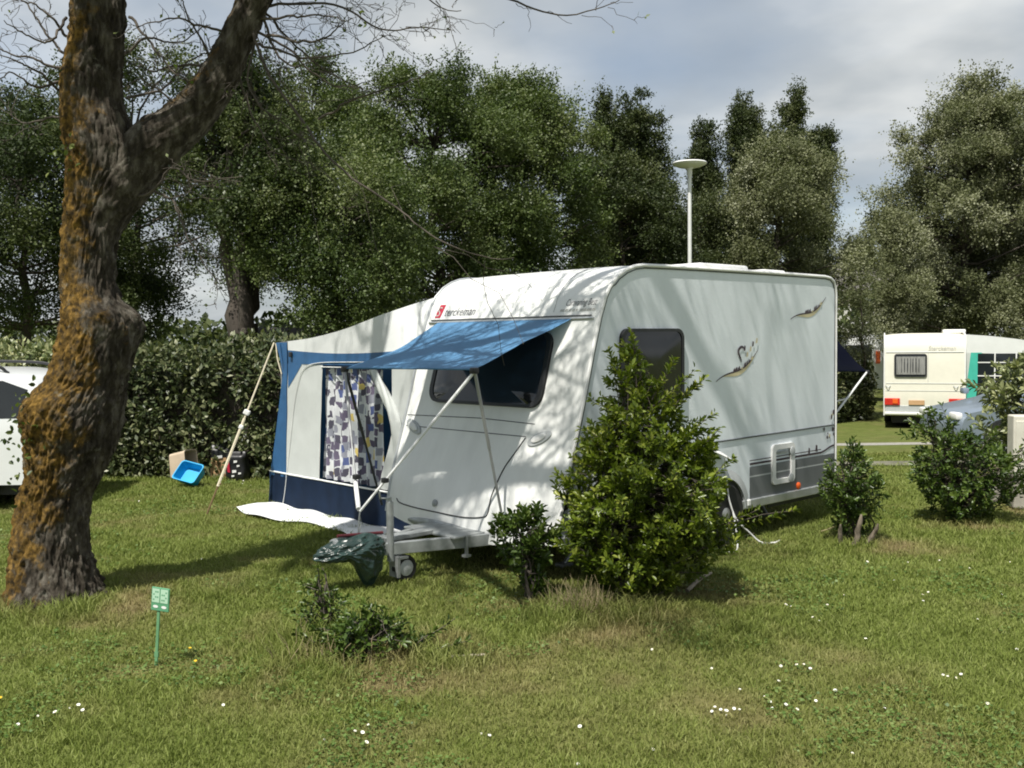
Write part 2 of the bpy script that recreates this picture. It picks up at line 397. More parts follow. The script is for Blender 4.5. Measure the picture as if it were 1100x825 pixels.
mpc = nt.nodes.new('ShaderNodeMapping'); mpc.inputs['Location'].default_value = (3.3, 1.2, 0); nt.links.new(dv.outputs[0], mpc.inputs[0]); nt.links.new(mpc.outputs[0], cl.inputs['Vector'])
cov = ramp(nt, cl.outputs['Fac'], [(.34, (.55, .55, .55)), (.58, (1, 1, 1))])
cl2 = nt.nodes.new('ShaderNodeTexNoise'); cl2.inputs['Scale'].default_value = 1.9; cl2.inputs['Detail'].default_value = 5; cl2.inputs['Roughness'].default_value = .45; nt.links.new(dv.outputs[0], cl2.inputs['Vector'])
CLOUD = ramp(nt, cl2.outputs['Fac'], [(.34, (3.0, 3.35, 3.7)), (.50, (4.0, 4.3, 4.5)), (.66, (6.1, 6.25, 6.2))])
# the ramp clamps at 1, so scale the cloud colour with a vector multiply
for nd in nt.nodes:
    if nd.type == 'VALTORGB' and nd.outputs[0] == CLOUD:
        for e in nd.color_ramp.elements: e.color = (e.color[0]/10, e.color[1]/10, e.color[2]/10, 1)
sc10 = nt.nodes.new('ShaderNodeVectorMath'); sc10.operation = 'SCALE'; sc10.inputs['Scale'].default_value = 10; nt.links.new(CLOUD, sc10.inputs[0])
mixc = nt.nodes.new('ShaderNodeMix'); mixc.data_type = 'RGBA'; nt.links.new(cov, mixc.inputs[0]); nt.links.new(sky.outputs[0], mixc.inputs[6]); nt.links.new(sc10.outputs[0], mixc.inputs[7])
nt.links.new(mixc.outputs[2], bg.inputs[0]); bg.inputs[1].default_value = .10

sl = bpy.data.lights.new('sun', 'SUN'); sl.energy = 4.9; sl.angle = R(.6); sl.color = (1, .955, .88)
so = bpy.data.objects.new('sun', sl); COL.objects.link(so)
tv = Vector((math.sin(R(SUN_A))*math.cos(R(SUN_E)), math.cos(R(SUN_A))*math.cos(R(SUN_E)), -math.sin(R(SUN_E))))
so.rotation_euler = tv.to_track_quat('-Z', 'Y').to_euler(); so.location = (-5, -10, 20)

cd = bpy.data.cameras.new('camera'); co = bpy.data.objects.new('camera', cd); COL.objects.link(co)
cd.sensor_width = 36; cd.lens = CAM_F/1100*36; cd.clip_end = 2000; cd.clip_start = .05
Rt = Vector((1, 0, 0)); Dn = Vector((0, -math.sin(CAM_P), -math.cos(CAM_P)))
X_ = (Rt*math.cos(CAM_R)-Dn*math.sin(CAM_R)).normalized(); Y_ = -(Rt*math.sin(CAM_R)+Dn*math.cos(CAM_R)).normalized(); Z_ = X_.cross(Y_)
m4 = Matrix((X_, Y_, Z_)).transposed().to_4x4(); m4.translation = (0, 0, CAM_H); co.matrix_world = m4
S.camera = co
S.view_settings.view_transform = 'Standard'; S.view_settings.look = 'None'; S.view_settings.exposure = 0.40; S.view_settings.gamma = 1
S.cycles.max_bounces = 6; S.cycles.diffuse_bounces = 3; S.cycles.glossy_bounces = 2; S.cycles.transmission_bounces = 4; S.cycles.transparent_max_bounces = 4
S.cycles.use_denoising = True; S.cycles.filter_width = 1.9; S.cycles.sample_clamp_indirect = 4

# ================================================================== GROUND
BARE = [(-3.55, 7.35, .75, .9), (-3.0, 7.3, .5, .7), (.75, 6.75, .55, .9), (.2, 6.95, .5, .8), (-.25, 6.3, .55, .75), (-1.4, 5.75, .55, .7), (-2.0, 5.55, .5, .5), (-.7, 5.65, .5, .7),
        (1.5, 7.55, .45, .7), (3.2, 9.15, .45, .9), (3.5, 9.2, .4, .7), (4.6, 10.1, .5, .6), (-2.9, 10.9, .7, .45), (-1.9, 11.0, .6, .4), (.6, 8.2, .6, .3), (-.6, 4.6, .5, .4), (5.7, 11.0, .6, .8)]
def dryness(x, y):
    d = .26*sst(.54, .76, fbm(x*.55, y*.55, 3))+.42*sst(.58, .78, fbm(x*1.7, y*1.7, 9))+.25*sst(.6, .8, fbm(x*4, y*4, 19))
    for cx, cy, r, a in BARE:
        d = d+a*np.exp(-((x-cx)**2+(y-cy)**2)/(r*r))*(.05+1.0*sst(.35, .75, fbm(x*2.5, y*2.5, 21)))
    return np.clip(d, 0, 1)
def lump(x, y):
    return .03*(fbm(x*.8, y*.8, 5)-.5)+.012*(fbm(x*4, y*4, 6)-.5)
def build_ground():
    xs = np.concatenate([[-600, -200, -80, -40, -25, -16], np.arange(-12, 14.01, .14), [18, 26, 42, 80, 200, 600]])
    ys = np.concatenate([[-60, -20, -8, -2, 1], np.arange(3, 18.01, .14), np.arange(18.5, 34, .6), [40, 50, 70, 120, 300, 900]])
    X, Y = np.meshgrid(xs, ys); Z = gz(X, Y)+lump(X, Y)*((Y > 2) & (Y < 20))
    V = np.stack([X, Y, Z], -1).reshape(-1, 3); nx, ny = len(xs), len(ys)
    i = np.arange(ny-1)[:, None]*nx+np.arange(nx-1); i = i.ravel()
    Fc = np.stack([i, i+1, i+nx+1, i+nx], 1)
    npmesh('ground', V, Fc, M['lawn'], smooth=True, vattr={'dry': dryness(V[:, 0], V[:, 1])}, kind='structure')
build_ground()
def strip(name, P0, P1, w, m, up=.004):
    P0, P1 = np.array(P0, float), np.array(P1, float); d = (P1-P0)/np.linalg.norm(P1-P0); nn = np.array([-d[1], d[0]])
    V, Fc = [], []; k = 60
    for i, t in enumerate(np.linspace(0, 1, k)):
        c = P0+(P1-P0)*t; ww = w*(.9+.2*vnoise(t*40, 1.0, 4))
        for s in (-1, 0, 1):
            q = c+nn*s*ww*.5; V.append((q[0], q[1], gz(*q)+up+(.03 if s == 0 else 0.0)))
    for i in range(k-1):
        for s in (0, 1): Fc.append((i*3+s, i*3+s+1, i*3+s+4, i*3+s+3))
    return mesh(name, V, Fc, m, smooth=True, kind='structure')
M['kerbgrey'] = mat('mossy_grey_kerb', (.15, .145, .105), .95, var=.4, sc=3, bump=.5)
strip('path', (3, 20.7), (26, 21.9), .95, M['gravel'])
strip('kerb_strip', (3.6, 15.2), (22, 15.0), .62, M['kerbgrey'], .02)

def build_grass():
    n = 800000
    # denser towards the front of the lawn
    u = rng.random(n); Y = 3.9*(17.5/3.9)**(u**.92); X = (rng.random(n)*2-1)*(Y*.60+2.4)
    dr = dryness(X, Y)
    keep = rng.random(n) < np.clip(1.05-.62*dr, .2, 1)*(.55+.75*fbm(X*2.2, Y*2.2, 31))
    X, Y, dr = X[keep], Y[keep], dr[keep]; n = len(X)
    tall = sst(.52, .75, fbm(X*.9, Y*.9, 40)); tuft = sst(.6, .78, fbm(X*5, Y*5, 41))
    h = (.018+.024*rng.random(n)+.026*tall*rng.random(n)+.055*tuft*rng.random(n)**2)*(1-.35*dr)
    # longer grass left by the mower round the shrubs
    for cx, cy, r, a in [(-1.0, 6.2, .55, .16), (.5, 6.95, .5, .14), (.9, 6.9, .5, .10), (3.2, 9.2, .4, .08), (-3.4, 7.3, .6, .05), (-.4, 6.1, .4, .10), (-3.85, 7.15, .3, .12), (-3.2, 7.1, .3, .10), (4.7, 10.1, .5, .06), (-1.3, 6.4, .4, .12)]:
        h += a*np.exp(-((X-cx)**2+(Y-cy)**2)/(r*r))*rng.random(n)**2.2
    h *= (1+.012*(Y-4)**1.2)
    w = (.0035+.0035*rng.random(n))*(1+.10*(Y-4))
    a = rng.random(n)*6.283; lean = (.25+.75*rng.random(n))*h; la = rng.random(n)*6.283
    Z = gz(X, Y)+lump(X, Y)-.004
    B = np.stack([X, Y, Z], 1); s = np.stack([np.cos(a)*w*.5, np.sin(a)*w*.5, np.zeros(n)], 1)
    mid = B+np.stack([np.cos(la)*lean*.35, np.sin(la)*lean*.35, h*.62], 1)
    tip = B+np.stack([np.cos(la)*lean, np.sin(la)*lean, h*(1-.25*rng.random(n))], 1)
    V2 = np.stack([B-s, B+s, mid+s*.8, tip+s*.12, tip-s*.12, mid-s*.8], 1).reshape(-1, 3); b = (np.arange(n)*6)[:, None]
    Fc = np.concatenate([b+np.array([0, 1, 2, 5]), b+np.array([5, 2, 3, 4])], 1).reshape(-1, 4)
    npmesh('grass', V2, Fc, M['blade'], fattr={'rnd': np.repeat(rng.random(n), 2), 'dry': np.repeat(np.clip(dr+.25*(rng.random(n)-.6), 0, 1), 2)}, kind='stuff', label='short mown grass with longer tufts covering the pitch', cat='grass')
build_grass()

# daisies
def daisy_mesh():
    b = MB(); h = .055
    b.tube([(0, 0, -.01), (.004, .002, .03), (0, 0, h)], .0012, 5, 2)
    for k in range(11):
        a = k*2*math.pi/11; c, s = math.cos(a), math.sin(a)
        b.add([(c*.003-s*.0015, s*.003+c*.0015, h), (c*.003+s*.0015, s*.003-c*.0015, h), (c*.014+s*.0035, s*.014-c*.0035, h+.003), (c*.018, s*.018, h+.002), (c*.014-s*.0035, s*.014+c*.0035, h+.003)], [(0, 1, 2, 3, 4)], 0)
    b.lathe([(.0005, h+.005), (.004, h+.004), (.005, h+.001), (.004, h-.001)], n=10, m=1)
    return b
DPX = [(768, 762), (775, 765), (781, 770), (766, 766), (788, 763), (779, 768), (794, 764), (863, 716), (857, 718), (870, 722), (835, 734), (820, 750), (826, 757), (830, 763), (832, 771), (843, 761), (854, 765), (876, 755), (838, 718),
       (765, 720), (795, 742), (935, 748), (949, 763), (897, 745), (1012, 727), (1018, 729), (1033, 728), (1025, 731), (1092, 700), (842, 652), (850, 654), (857, 664), (874, 666), (880, 669), (889, 652), (990, 640), (998, 637), (991, 647),
       (518, 788), (525, 793), (624, 783), (914, 811), (380, 788), (388, 790), (397, 780), (349, 797), (391, 802), (62, 768), (75, 762), (84, 760), (40, 769), (90, 765), (620, 822), (702, 806), (1075, 640), (1040, 612), (1010, 604), (930, 607),
       (975, 606), (1085, 606), (960, 625), (905, 640), (700, 700), (930, 690), (1050, 665), (1060, 760), (218, 602), (430, 776), (240, 760), (20, 780), (260, 520), (150, 540), (262, 517), (270, 522), (1005, 590)]
dproto = None
for i, q in enumerate(DPX):
    p = gp(*q)
    if dproto is None: dproto = o = daisy_mesh().build('daisy', [M['petal'], M['yolk'], M['stemg']])
    else: o = dproto.copy(); COL.objects.link(o)
    s = random.uniform(.36, .68); o.location = (p[0], p[1], p[2]+lump(p[0], p[1])-.005); o.scale = (s, s, s); o.rotation_euler = (random.uniform(-.2, .2)+.42, random.uniform(-.25, .25), random.uniform(-.6, .6))
    tag(o, 'small white daisy with yellow centre open in the mown grass', 'daisy', 'white daisies scattered over the lawn')

# three yellow flowers and clover between the blades
for q, lb in (((2, 756), 'yellow flower in the grass at the left edge'), ((205, 702), 'upper of two yellow flowers right of the green sign'), ((211, 716), 'lower of two yellow flowers right of the green sign')):
    p = gp(*q); b = MB(); b.tube([(0, 0, 0), (0, 0, .05)], .0014, 5, 1)
    for k in range(14):
        a = k*2*math.pi/14; c, s_ = math.cos(a), math.sin(a)
        b.add([(0, 0, .052), (c*.012-s_*.003, s_*.012+c*.003, .056), (c*.015, s_*.015, .054), (c*.012+s_*.003, s_*.012-c*.003, .056)], [(0, 1, 2, 3)], 0)
    o = b.build('dandelion', [M['yolk'], M['stemg']], None, False, label=lb, cat='flower', group='yellow flowers in the lawn'); o.location = [float(v) for v in p]; o.rotation_euler = (.35, 0, 0); o.scale = (.7, .7, .8)
def build_clover():
    n = 85000; Y = 3.9*(14/3.9)**rng.random(n); X = (rng.random(n)*2-1)*(Y*.60+2.2)
    k = fbm(X*1.4, Y*1.4, 51)+.25*(fbm(X*6, Y*6, 52)-.5) > .60; X, Y = X[k], Y[k]; n = len(X)
    P = np.stack([X, Y, gz(X, Y)+lump(X, Y)+.010+.030*rng.random(n)], 1)
    D = unit(rng.normal(size=(n, 3))*np.array([1, 1, .25])); leaves('clover', P, D, np.array([0, 0, 1.])+rng.normal(size=(n, 3))*.35, rng.uniform(.012, .026, n)*(1+.05*(Y-4)), M['lf_weed'], None, .95, .15, False, kind='stuff', label='patches of low clover and broad weeds mixed into the lawn', cat='clover')
M['lf_weed'] = leafmat('clover_leaf', [(.055, .105, .020), (.085, .150, .030), (.125, .195, .045), (.19, .25, .08)], .5, .25, .3, 1.5)
build_clover()

# ================================================================== CARAVAN
TH = 0.7446; FX, FY = .333, 7.7461; CW = 2.3; CL = 4.27
PROF = [(.012, .33), (.03, .42), (.07, .62), (.17, .95), (.307, 1.39), (.433, 1.837), (.525, 2.131), (.595, 2.300), (.652, 2.384), (.745, 2.471), (.852, 2.529), (.96, 2.562), (1.069, 2.577), (1.5, 2.582), (2.5, 2.585), (3.4, 2.585), (4.05, 2.583), (4.15, 2.572), (4.22, 2.54), (4.258, 2.48), (4.27, 2.40), (4.27, 1.5), (4.27, .9), (4.268, .33)]
pz = [p[1] for p in PROF[:13]]; px_ = [p[0] for p in PROF[:13]]
def xf(y, z):
    t = (y-CW/2)/(CW/2)
    return float(np.interp(z, pz, px_))-.07*max(0, 1-t**4)*float(1-sst(.4, 1.25, z))
def fpt(y, z, off=0.0):
    e = .01; p = np.array([xf(y, z), y, z])
    n = np.cross(np.array([xf(y+e, z)-xf(y-e, z), 2*e, 0]), np.array([xf(y, z+e)-xf(y, z-e), 0, 2*e])); n /= np.linalg.norm(n)
    if n[0] > 0: n = -n
    return p+n*off
def towld(l):
    return np.array([FX+l[0]*math.cos(TH)-l[1]*math.sin(TH), FY+l[0]*math.sin(TH)+l[1]*math.cos(TH), l[2]])
van = empty('caravan', (FX, FY, 0), TH, label='white touring caravan with sloped front, grey side stripes and leaf swoosh decals', cat='caravan')

def densify(P, step=.06):
    out = []
    for a, b in zip(P[:-1], P[1:]):
        k = max(1, int(math.dist(a, b)/step))
        out += [(a[0]+(b[0]-a[0])*i/k, a[1]+(b[1]-a[1])*i/k) for i in range(k)]
    return out+[P[-1]]
DP = densify(PROF)
def build_shell():
    ny = 25; V = []
    for (x, z) in DP:
        front = x < 1.0
        for j in range(ny):
            y = CW*j/(ny-1); t = 2*j/(ny-1)-1
            if front:
                zz_ = z-(.10*(1-t*t) if z <= .331 else 0)
                V.append((xf(y, z) if z < 2.5 else x, y, zz_))
            else: V.append((x, y, z+(.012*(1-t**4) if z > 2.55 else 0)))
    Fc = [(i*ny+j, i*ny+j+1, (i+1)*ny+j+1, (i+1)*ny+j) for i in range(len(DP)-1) for j in range(ny-1)]
    mesh('body_shell', V, Fc, M['white'], van, True)
    n = len(DP); mesh('floor_pan', [(x, y, z-.002) for (x, z) in (DP[0], DP[-1]) for y in (0.01, CW-.01)], [(0, 1, 3, 2)], M['dark'], van)
    for y in (0.0, CW):
        mesh('side_panel', [(x, y, z) for (x, z) in DP], [tuple(range(n))], M['side'], van)
        MB().tube([(x, y, z) for (x, z) in DP], .017, 8).build('edge_trim', M['alu'] if y else M['trimw'], van, True)
        MB().tube([(x+(.024 if x < 1.2 else (-.020 if x > 4.2 else 0.0)), y-.004 if y == 0 else y+.004, z-(.022 if z > 2.4 else 0)) for (x, z) in DP[2:-2]], .005, 5).build('edge_seal', M['seal'], van)
build_shell()

def quadgrid(fn, nu, nv):
    V = [fn(i/(nu-1), j/(nv-1)) for j in range(nv) for i in range(nu)]
    Fc = [(j*nu+i, j*nu+i+1, (j+1)*nu+i+1, (j+1)*nu+i) for j in range(nv-1) for i in range(nu-1)]
    return V, Fc
def rrect(u0, u1, v0, v1, r, n=6):
    P = []
    for cx, cy, a0 in ((u1-r, v1-r, 0), (u0+r, v1-r, 90), (u0+r, v0+r, 180), (u1-r, v0+r, 270)):
        P += [(cx+r*math.cos(R(a0+90*i/n)), cy+r*math.sin(R(a0+90*i/n))) for i in range(n+1)]
    return P
def blister(name, outline, surf, thick, m, parent, inset=.02):
    """closed pane: outline loft; surf(u, v, off) -> point"""
    k = len(outline); cu = sum(p[0] for p in outline)/k; cv = sum(p[1] for p in outline)/k
    def ring(off, ins): return [tuple(surf(u+(cu-u)*ins, v+(cv-v)*ins, off)) for u, v in outline]
    V = ring(.0, 0)+ring(thick*.7, 0)+ring(thick, inset)+[tuple(surf(cu+(u-cu)*.5, cv+(v-cv)*.5, thick+.006)) for u, v in outline]+[tuple(surf(cu, cv, thick+.008))]
    Fc = []
    for rr in range(3): Fc += [(rr*k+i, rr*k+(i+1) % k, (rr+1)*k+(i+1) % k, (rr+1)*k+i) for i in range(k)]
    Fc += [(3*k+i, 3*k+(i+1) % k, 4*k) for i in range(k)]
    b = MB(); b.add(V, Fc); return b.build(name, m, parent, True)
def band(name, outline, surf, w, off, m, parent):
    """flat ring following an outline"""
    k = len(outline); cu = sum(p[0] for p in outline)/k; cv = sum(p[1] for p in outline)/k
    V = []
    for u, v in outline:
        l = math.hypot(u-cu, v-cv); f = w/l
        for q, o in ((0, 0.0), (0, off), (f, off), (f, 0.0)): V.append(tuple(surf(u+(cu-u)*q, v+(cv-v)*q, o)))
    Fc = [(i*4+a, i*4+(a+1) % 4, ((i+1) % k)*4+(a+1) % 4, ((i+1) % k)*4+a) for i in range(k) for a in range(4)]
    b = MB(); b.add(V, Fc); return b.build(name, m, parent, True)
fs = lambda u, v, off: fpt(u, v, off)              # u=y v=z on the front
ss = lambda u, v, off: np.array([u, -off, v])       # u=x v=z on the near side
# front window
ol = rrect(.46, 1.98, 1.375, 2.02, .13)
fw = blister('window', ol, fs, .03, M['glass'], van); band('frame', ol, fs, .05, .034, M['dark'], fw)
ol = rrect(.765, 1.60, 1.375, 2.04, .09)
sw = blister('window', ol, ss, .028, M['glass'], van); band('frame', ol, ss, .035, .036, M['dark'], sw)
def sline(name, P, r, m, n=6, parent=van): return MB().tube(P, r, n).build(name, m, parent, True)
# front panel lines, hatch, recess, lamps
sline('panel_seam', [fpt(y, 1.262-.02*abs(y-1.2), .001) for y in np.linspace(.5, 2.27, 20)], .004, M['seal'])
sline('panel_seam', [fpt(y, 1.14, .001) for y in np.linspace(.57, 2.25, 20)], .004, M['seal'])
lid = smooth_line([(.57, 1.13), (.65, 1.0), (.73, .86), (.78, .65), (.785, .50), (.85, .455), (1.1, .425), (1.45, .425), (1.8, .428), (2.05, .44), (2.12, .47)], 50)
hl = sline('locker_lid_seam', [fpt(y, z, .002) for y, z in lid], .006, M['dark'])
kn = MB(); kn.lathe([(.03, 0), (.034, .012), (.02, .02), (.001, .021)], n=14, axis='X'); o = kn.build('lid_lock', M['galv'], van, True)
o.location = fpt(1.5, .50, .0); o.rotation_euler = (0, R(-15), R(180))
blister('grab_recess', [(1.42+.46*math.cos(a), .325+.048*math.sin(a)) for a in np.linspace(0, 2*math.pi, 36, endpoint=False)], lambda u, v, off: fpt(u, v-.015, off), .006, M['galv'], van)
for yc, nm in ((.40, 0), (2.12, 1)):
    elp = [(yc+.125*math.cos(a)*(1), 1.135+.052*math.sin(a)+(-.35 if nm == 0 else .35)*.125*math.cos(a)) for a in np.linspace(0, 2*math.pi, 28, endpoint=False)]
    l = blister('position_lamp', elp, fs, .012, M['grey2'], van); blister('lens', [(yc+(u-yc)*.6, 1.135+(v-1.135)*.6) for u, v in elp], lambda u, v, off: fpt(u, v, .012+off), .014, M['trimw'], l)
sline('awning_rail', [fpt(y, 2.126, .008) for y in np.linspace(.06, 2.24, 20)], .011, M['alu'])
sline('rail_lip', [fpt(y, 2.150, .006) for y in np.linspace(.09, 2.22, 20)], .006, M['seal'])
for y in (.55, 1.75): sline('roof_seam', [(fpt(y, z, .001) if z < 2.45 else np.array([x, y, z+.003])) for x, z in DP if .53 < x < 1.6], .0035, M['grey2'])

def text_parts(body, size, shear=.25, space=1.0):
    cu = bpy.data.curves.new('t', 'FONT'); cu.body = body; cu.size = size; cu.shear = shear; cu.space_character = space; cu.resolution_u = 3
    o = bpy.data.objects.new('t', cu); COL.objects.link(o)
    bpy.context.view_layer.update()
    me = bpy.data.meshes.new_from_object(o.evaluated_get(bpy.context.evaluated_depsgraph_get()))
    V = [v.co[:2] for v in me.vertices]; Fc = [tuple(p.vertices) for p in me.polygons]
    bpy.data.objects.remove(o); bpy.data.curves.remove(cu); bpy.data.meshes.remove(me)
    return V, Fc
def lettering(name, body, size, fn, m, parent, shear=.25, sx=1.0, extra=None, space=1.0):
    b = MB(); V, Fc = text_parts(body, size, shear, space); b.add([tuple(fn(u*sx, v)) for u, v in V], Fc, 0)
    if extra: extra(b)
    return mesh(name, b.V, b.F, m, parent, mi=b.M)
# logo lettering on the front, left of the roof curve
def logo(b):
    sq = [(-.085, -.012), (0.0, -.012), (.035, .125), (-.05, .125)]
    b.add([tuple(fpt(2.10-u, 2.185+v*.92, .0035)) for u, v in sq], [(0, 1, 2, 3)], 1)
    V, Fc = text_parts('S', .15, .25); b.add([tuple(fpt(2.10-(u-.085), 2.185+(v*.95+.004)*.92, .0055)) for u, v in V], Fc, 2)
lettering('logo_lettering', 'terckeman', .125, lambda u, v: fpt(2.055-u, 2.190+v*.92, .0035), [M['ink'], M['red'], M['palink']], van, .3, .85, logo)
lettering('front_lettering', 'Caravaning Best', .082, lambda u, v: fpt(.43-u, 2.238+v-.10*0, .0035), [M['ink'], M['palink']], van, .35, .66,
          lambda b: [b.add([tuple(fpt(.475-u, 2.19+v, .0035)) for u, v in ((x0, 0), (x0+w, 0), (x0+w+.006, .02), (x0+.006, .02))], [(0, 1, 2, 3)], 1) for x0, w in ((0, .05), (.06, .03), (.105, .02), (.14, .03), (.185, .015), (.23, .07), (.31, .05), (.37, .03))])

def decal(name, polys, mats, parent=van, off=.0025):
    b = MB()
    for k, (P, m) in enumerate(polys): b.add([(u, -off-.0006*k, v) for u, v in P], [tuple(range(len(P)))], m)
    return mesh(name, b.V, b.F, mats, parent, mi=b.M)
def stripf(up, lo, o):  # polygon between two lines
    return list(up)+list(lo)[::-1]
def swoosh(x0, z0, x1, z1, w, letter):
    t = np.linspace(0, 1, 22); L = math.hypot(x1-x0, z1-z0)
    def c(t): # S-shaped spine
        return x0+(x1-x0)*t, z0+(z1-z0)*(t**1.0)-(.18*L)*np.sin(np.pi*t)**1.1*(t*1.5)*.75+.02*np.sin(np.pi*t)
    cx, cz = c(t); th = w*np.sin(np.pi*np.clip((t-.12)/.88, 0, 1))**1.1
    dk = .004+.008*np.sin(np.pi*t)
    gold = stripf([(a, b) for a, b in zip(cx, cz)], [(a, b-h) for a, b, h in zip(cx, cz, th)], 0)
    dark = stripf([(a, b+h) for a, b, h in zip(cx, cz, dk)], [(a, b-.004) for a, b in zip(cx, cz)], 0)
    polys = [(gold, 0), (dark, 1)]
    rr = random.Random(5)
    for i, tt in enumerate((.42, .47, .53, .60, .67, .72, .78, .84)):   # leaf-like blots growing along the top
        a, b = c(tt); h = rr.uniform(.022, .055); ww = rr.uniform(.012, .022)
        polys.append(([(a-ww, b), (a+ww, b+.004), (a+ww*.9, b+h*.6), (a+ww*.2+.006, b+h), (a-ww*.7, b+h*.55)], 1 if i % 4 != 3 else 0))
    if letter:
        V = smooth_line([(.065, .075), (.05, .105), (.012, .112), (-.028, .085), (-.026, .045), (.0, .01), (.022, -.03)], 24)
        cx_, cz_ = x0+(x1-x0)*.56, z0+(z1-z0)*.72; V = V+np.array([cx_, cz_]); T = unit(np.gradient(V, axis=0)); w_ = .005+.009*np.sin(np.linspace(0, 3.14, 24))
        polys.append((stripf([(v[0]-t_[1]*q, v[1]+t_[0]*q) for v, t_, q in zip(V, T, w_)], [(v[0]+t_[1]*q, v[1]-t_[0]*q) for v, t_, q in zip(V, T, w_)], 0), 1))
        for (dx, dz, m) in ((.66, .93, 1), (.86, 1.07, 1), (.80, .90, 0), (.72, .72, 0), (.95, 1.18, 0)):
            a, b = x0+(x1-x0)*dx, z0+(z1-z0)*dz+.015; polys.append(([(a-.014, b), (a+.012, b+.006), (a+.016, b+.045), (a-.004, b+.055)], m))
    decal('swoosh_decal', polys, [M['gold'], M['maroon']])
swoosh(2.116, 1.548, 2.80, 1.83, .044, True)
swoosh(3.38, 2.132, 4.064, 2.365, .042, False)
# side film: midline, grey band with pale stripes, arcs at the front, dots at the back
sline('side_moulding', [(x, -.004, .965+.010*x) for x in np.linspace(.18, 4.25, 6)], .0075, M['seal'])
xs = np.linspace(2.66, 4.25, 24)
zt = lambda x: .738+.050*sst(3.95, 4.25, x)*1.2
pol = [(stripf([(x, .700) for x in xs], [(x, .378) for x in xs], 0), 0),
       (stripf([(x, .612) for x in xs], [(x, .598) for x in xs], 0), 1),
       (stripf([(x, zt(x)) for x in xs], [(x, zt(x)-.020) for x in xs], 0), 2),
       (stripf([(x, zt(x)+.028) for x in xs if x < 4.0], [(x, zt(x)+.019) for x in xs if x < 4.0], 0), 2),
       ([(3.72, .74), (3.75, .74), (3.755, .79), (3.73, .80)], 2), ([(3.86, .75), (3.90, .75), (3.90, .81), (3.87, .82)], 2)]
rr = random.Random(2)
for i in range(15):
    x, z = (4.23-rr.random()*.20, .84+rr.random()*.14) if i < 8 else (4.235-rr.random()*.07, .93+rr.random()*.22)
    s = rr.uniform(.010, .024); pol.append(([(x+s*math.cos(a)*.8, z+s*math.sin(a)*1.2) for a in np.linspace(.4, 6.6, 7)[:-1]], 3 if i % 4 == 0 else 2))
decal('side_stripes', pol, [M['grey1'], M['grey2'], M['maroon'], M['gold']])
t = np.linspace(0, 1, 14)
def arc(z0, z1, w): return stripf([(.10+1.25*a, z0+(z1-z0)*a**.55) for a in t], [(.10+1.25*a, z0+(z1-z0)*a**.55-w*(.45+.55*a)) for a in t], 0)
decal('front_stripes', [(arc(.64, .80, .10), 0), (arc(.50, .68, .28), 3), (arc(.655, .815, .012), 1), (arc(.56, .71, .02), 2)], [M['maroon'], M['gold'], M['grey2'], M['grey1']])
MB().box((2.14, -.008, .345), (4.2, .03, .085), bev=.008).build('sill_rail', M['alu'], van)
MB().box((4.20, -.012, .345), (.06, .03, .07), bev=.01).build('sill_end_cap', M['trimw'], van)
MB().box((2.62, -.016, .36), (.05, .03, .06), bev=.008).build('sill_end_cap', M['trimw'], van)
# cassette hatch frame
b = MB(); ol = rrect(3.03, 3.44, .485, .885, .05); k = len(ol); cu, cv = 3.235, .685
V = []
for u, v in ol:
    iu = cu+(u-cu)*.70; iv = cv+(v-cv)*.74
    V += [(u, 0.0, v), (u, -.022, v), (iu, -.022, iv), (iu, -.002, iv)]
b.add(V, [(i*4+a, i*4+(a+1) % 4, ((i+1) % k)*4+(a+1) % 4, ((i+1) % k)*4+a) for i in range(k) for a in range(3)])
fr = b.build('service_hatch_frame', M['trimw'], van, True)
MB().box((3.21, -.012, .80), (.22, .014, .02)).build('handle', M['galv'], fr)
for (x, z) in ((3.385, .795), (3.36, .53)):
    k = MB(); k.lathe([(.045, -.024), (.045, -.030), (.02, -.034), (.001, -.034)], (x, 0, z), 14, axis='Y'); k.build('hatch_lock', M['grey2'], fr, True)
k = MB(); k.lathe([(.036, 0), (.036, -.012), (.024, -.02), (.001, -.022)], (3.53, 0, .425), 18, axis='Y'); k.build('side_marker', M['orange'], van, True)
# open water hatch flap and cable
mesh('service_flap', [(1.92, -.01, .985), (2.20, -.01, .885), (2.19, -.13, .825), (1.90, -.13, .93), (1.92, -.004, .975), (2.20, -.004, .875), (2.19, -.124, .815), (1.90, -.124, .92)],
     [(0, 1, 2, 3), (7, 6, 5, 4), (0, 3, 7, 4), (1, 5, 6, 2), (0, 4, 5, 1), (3, 2, 6, 7)], M['trimw'], van)
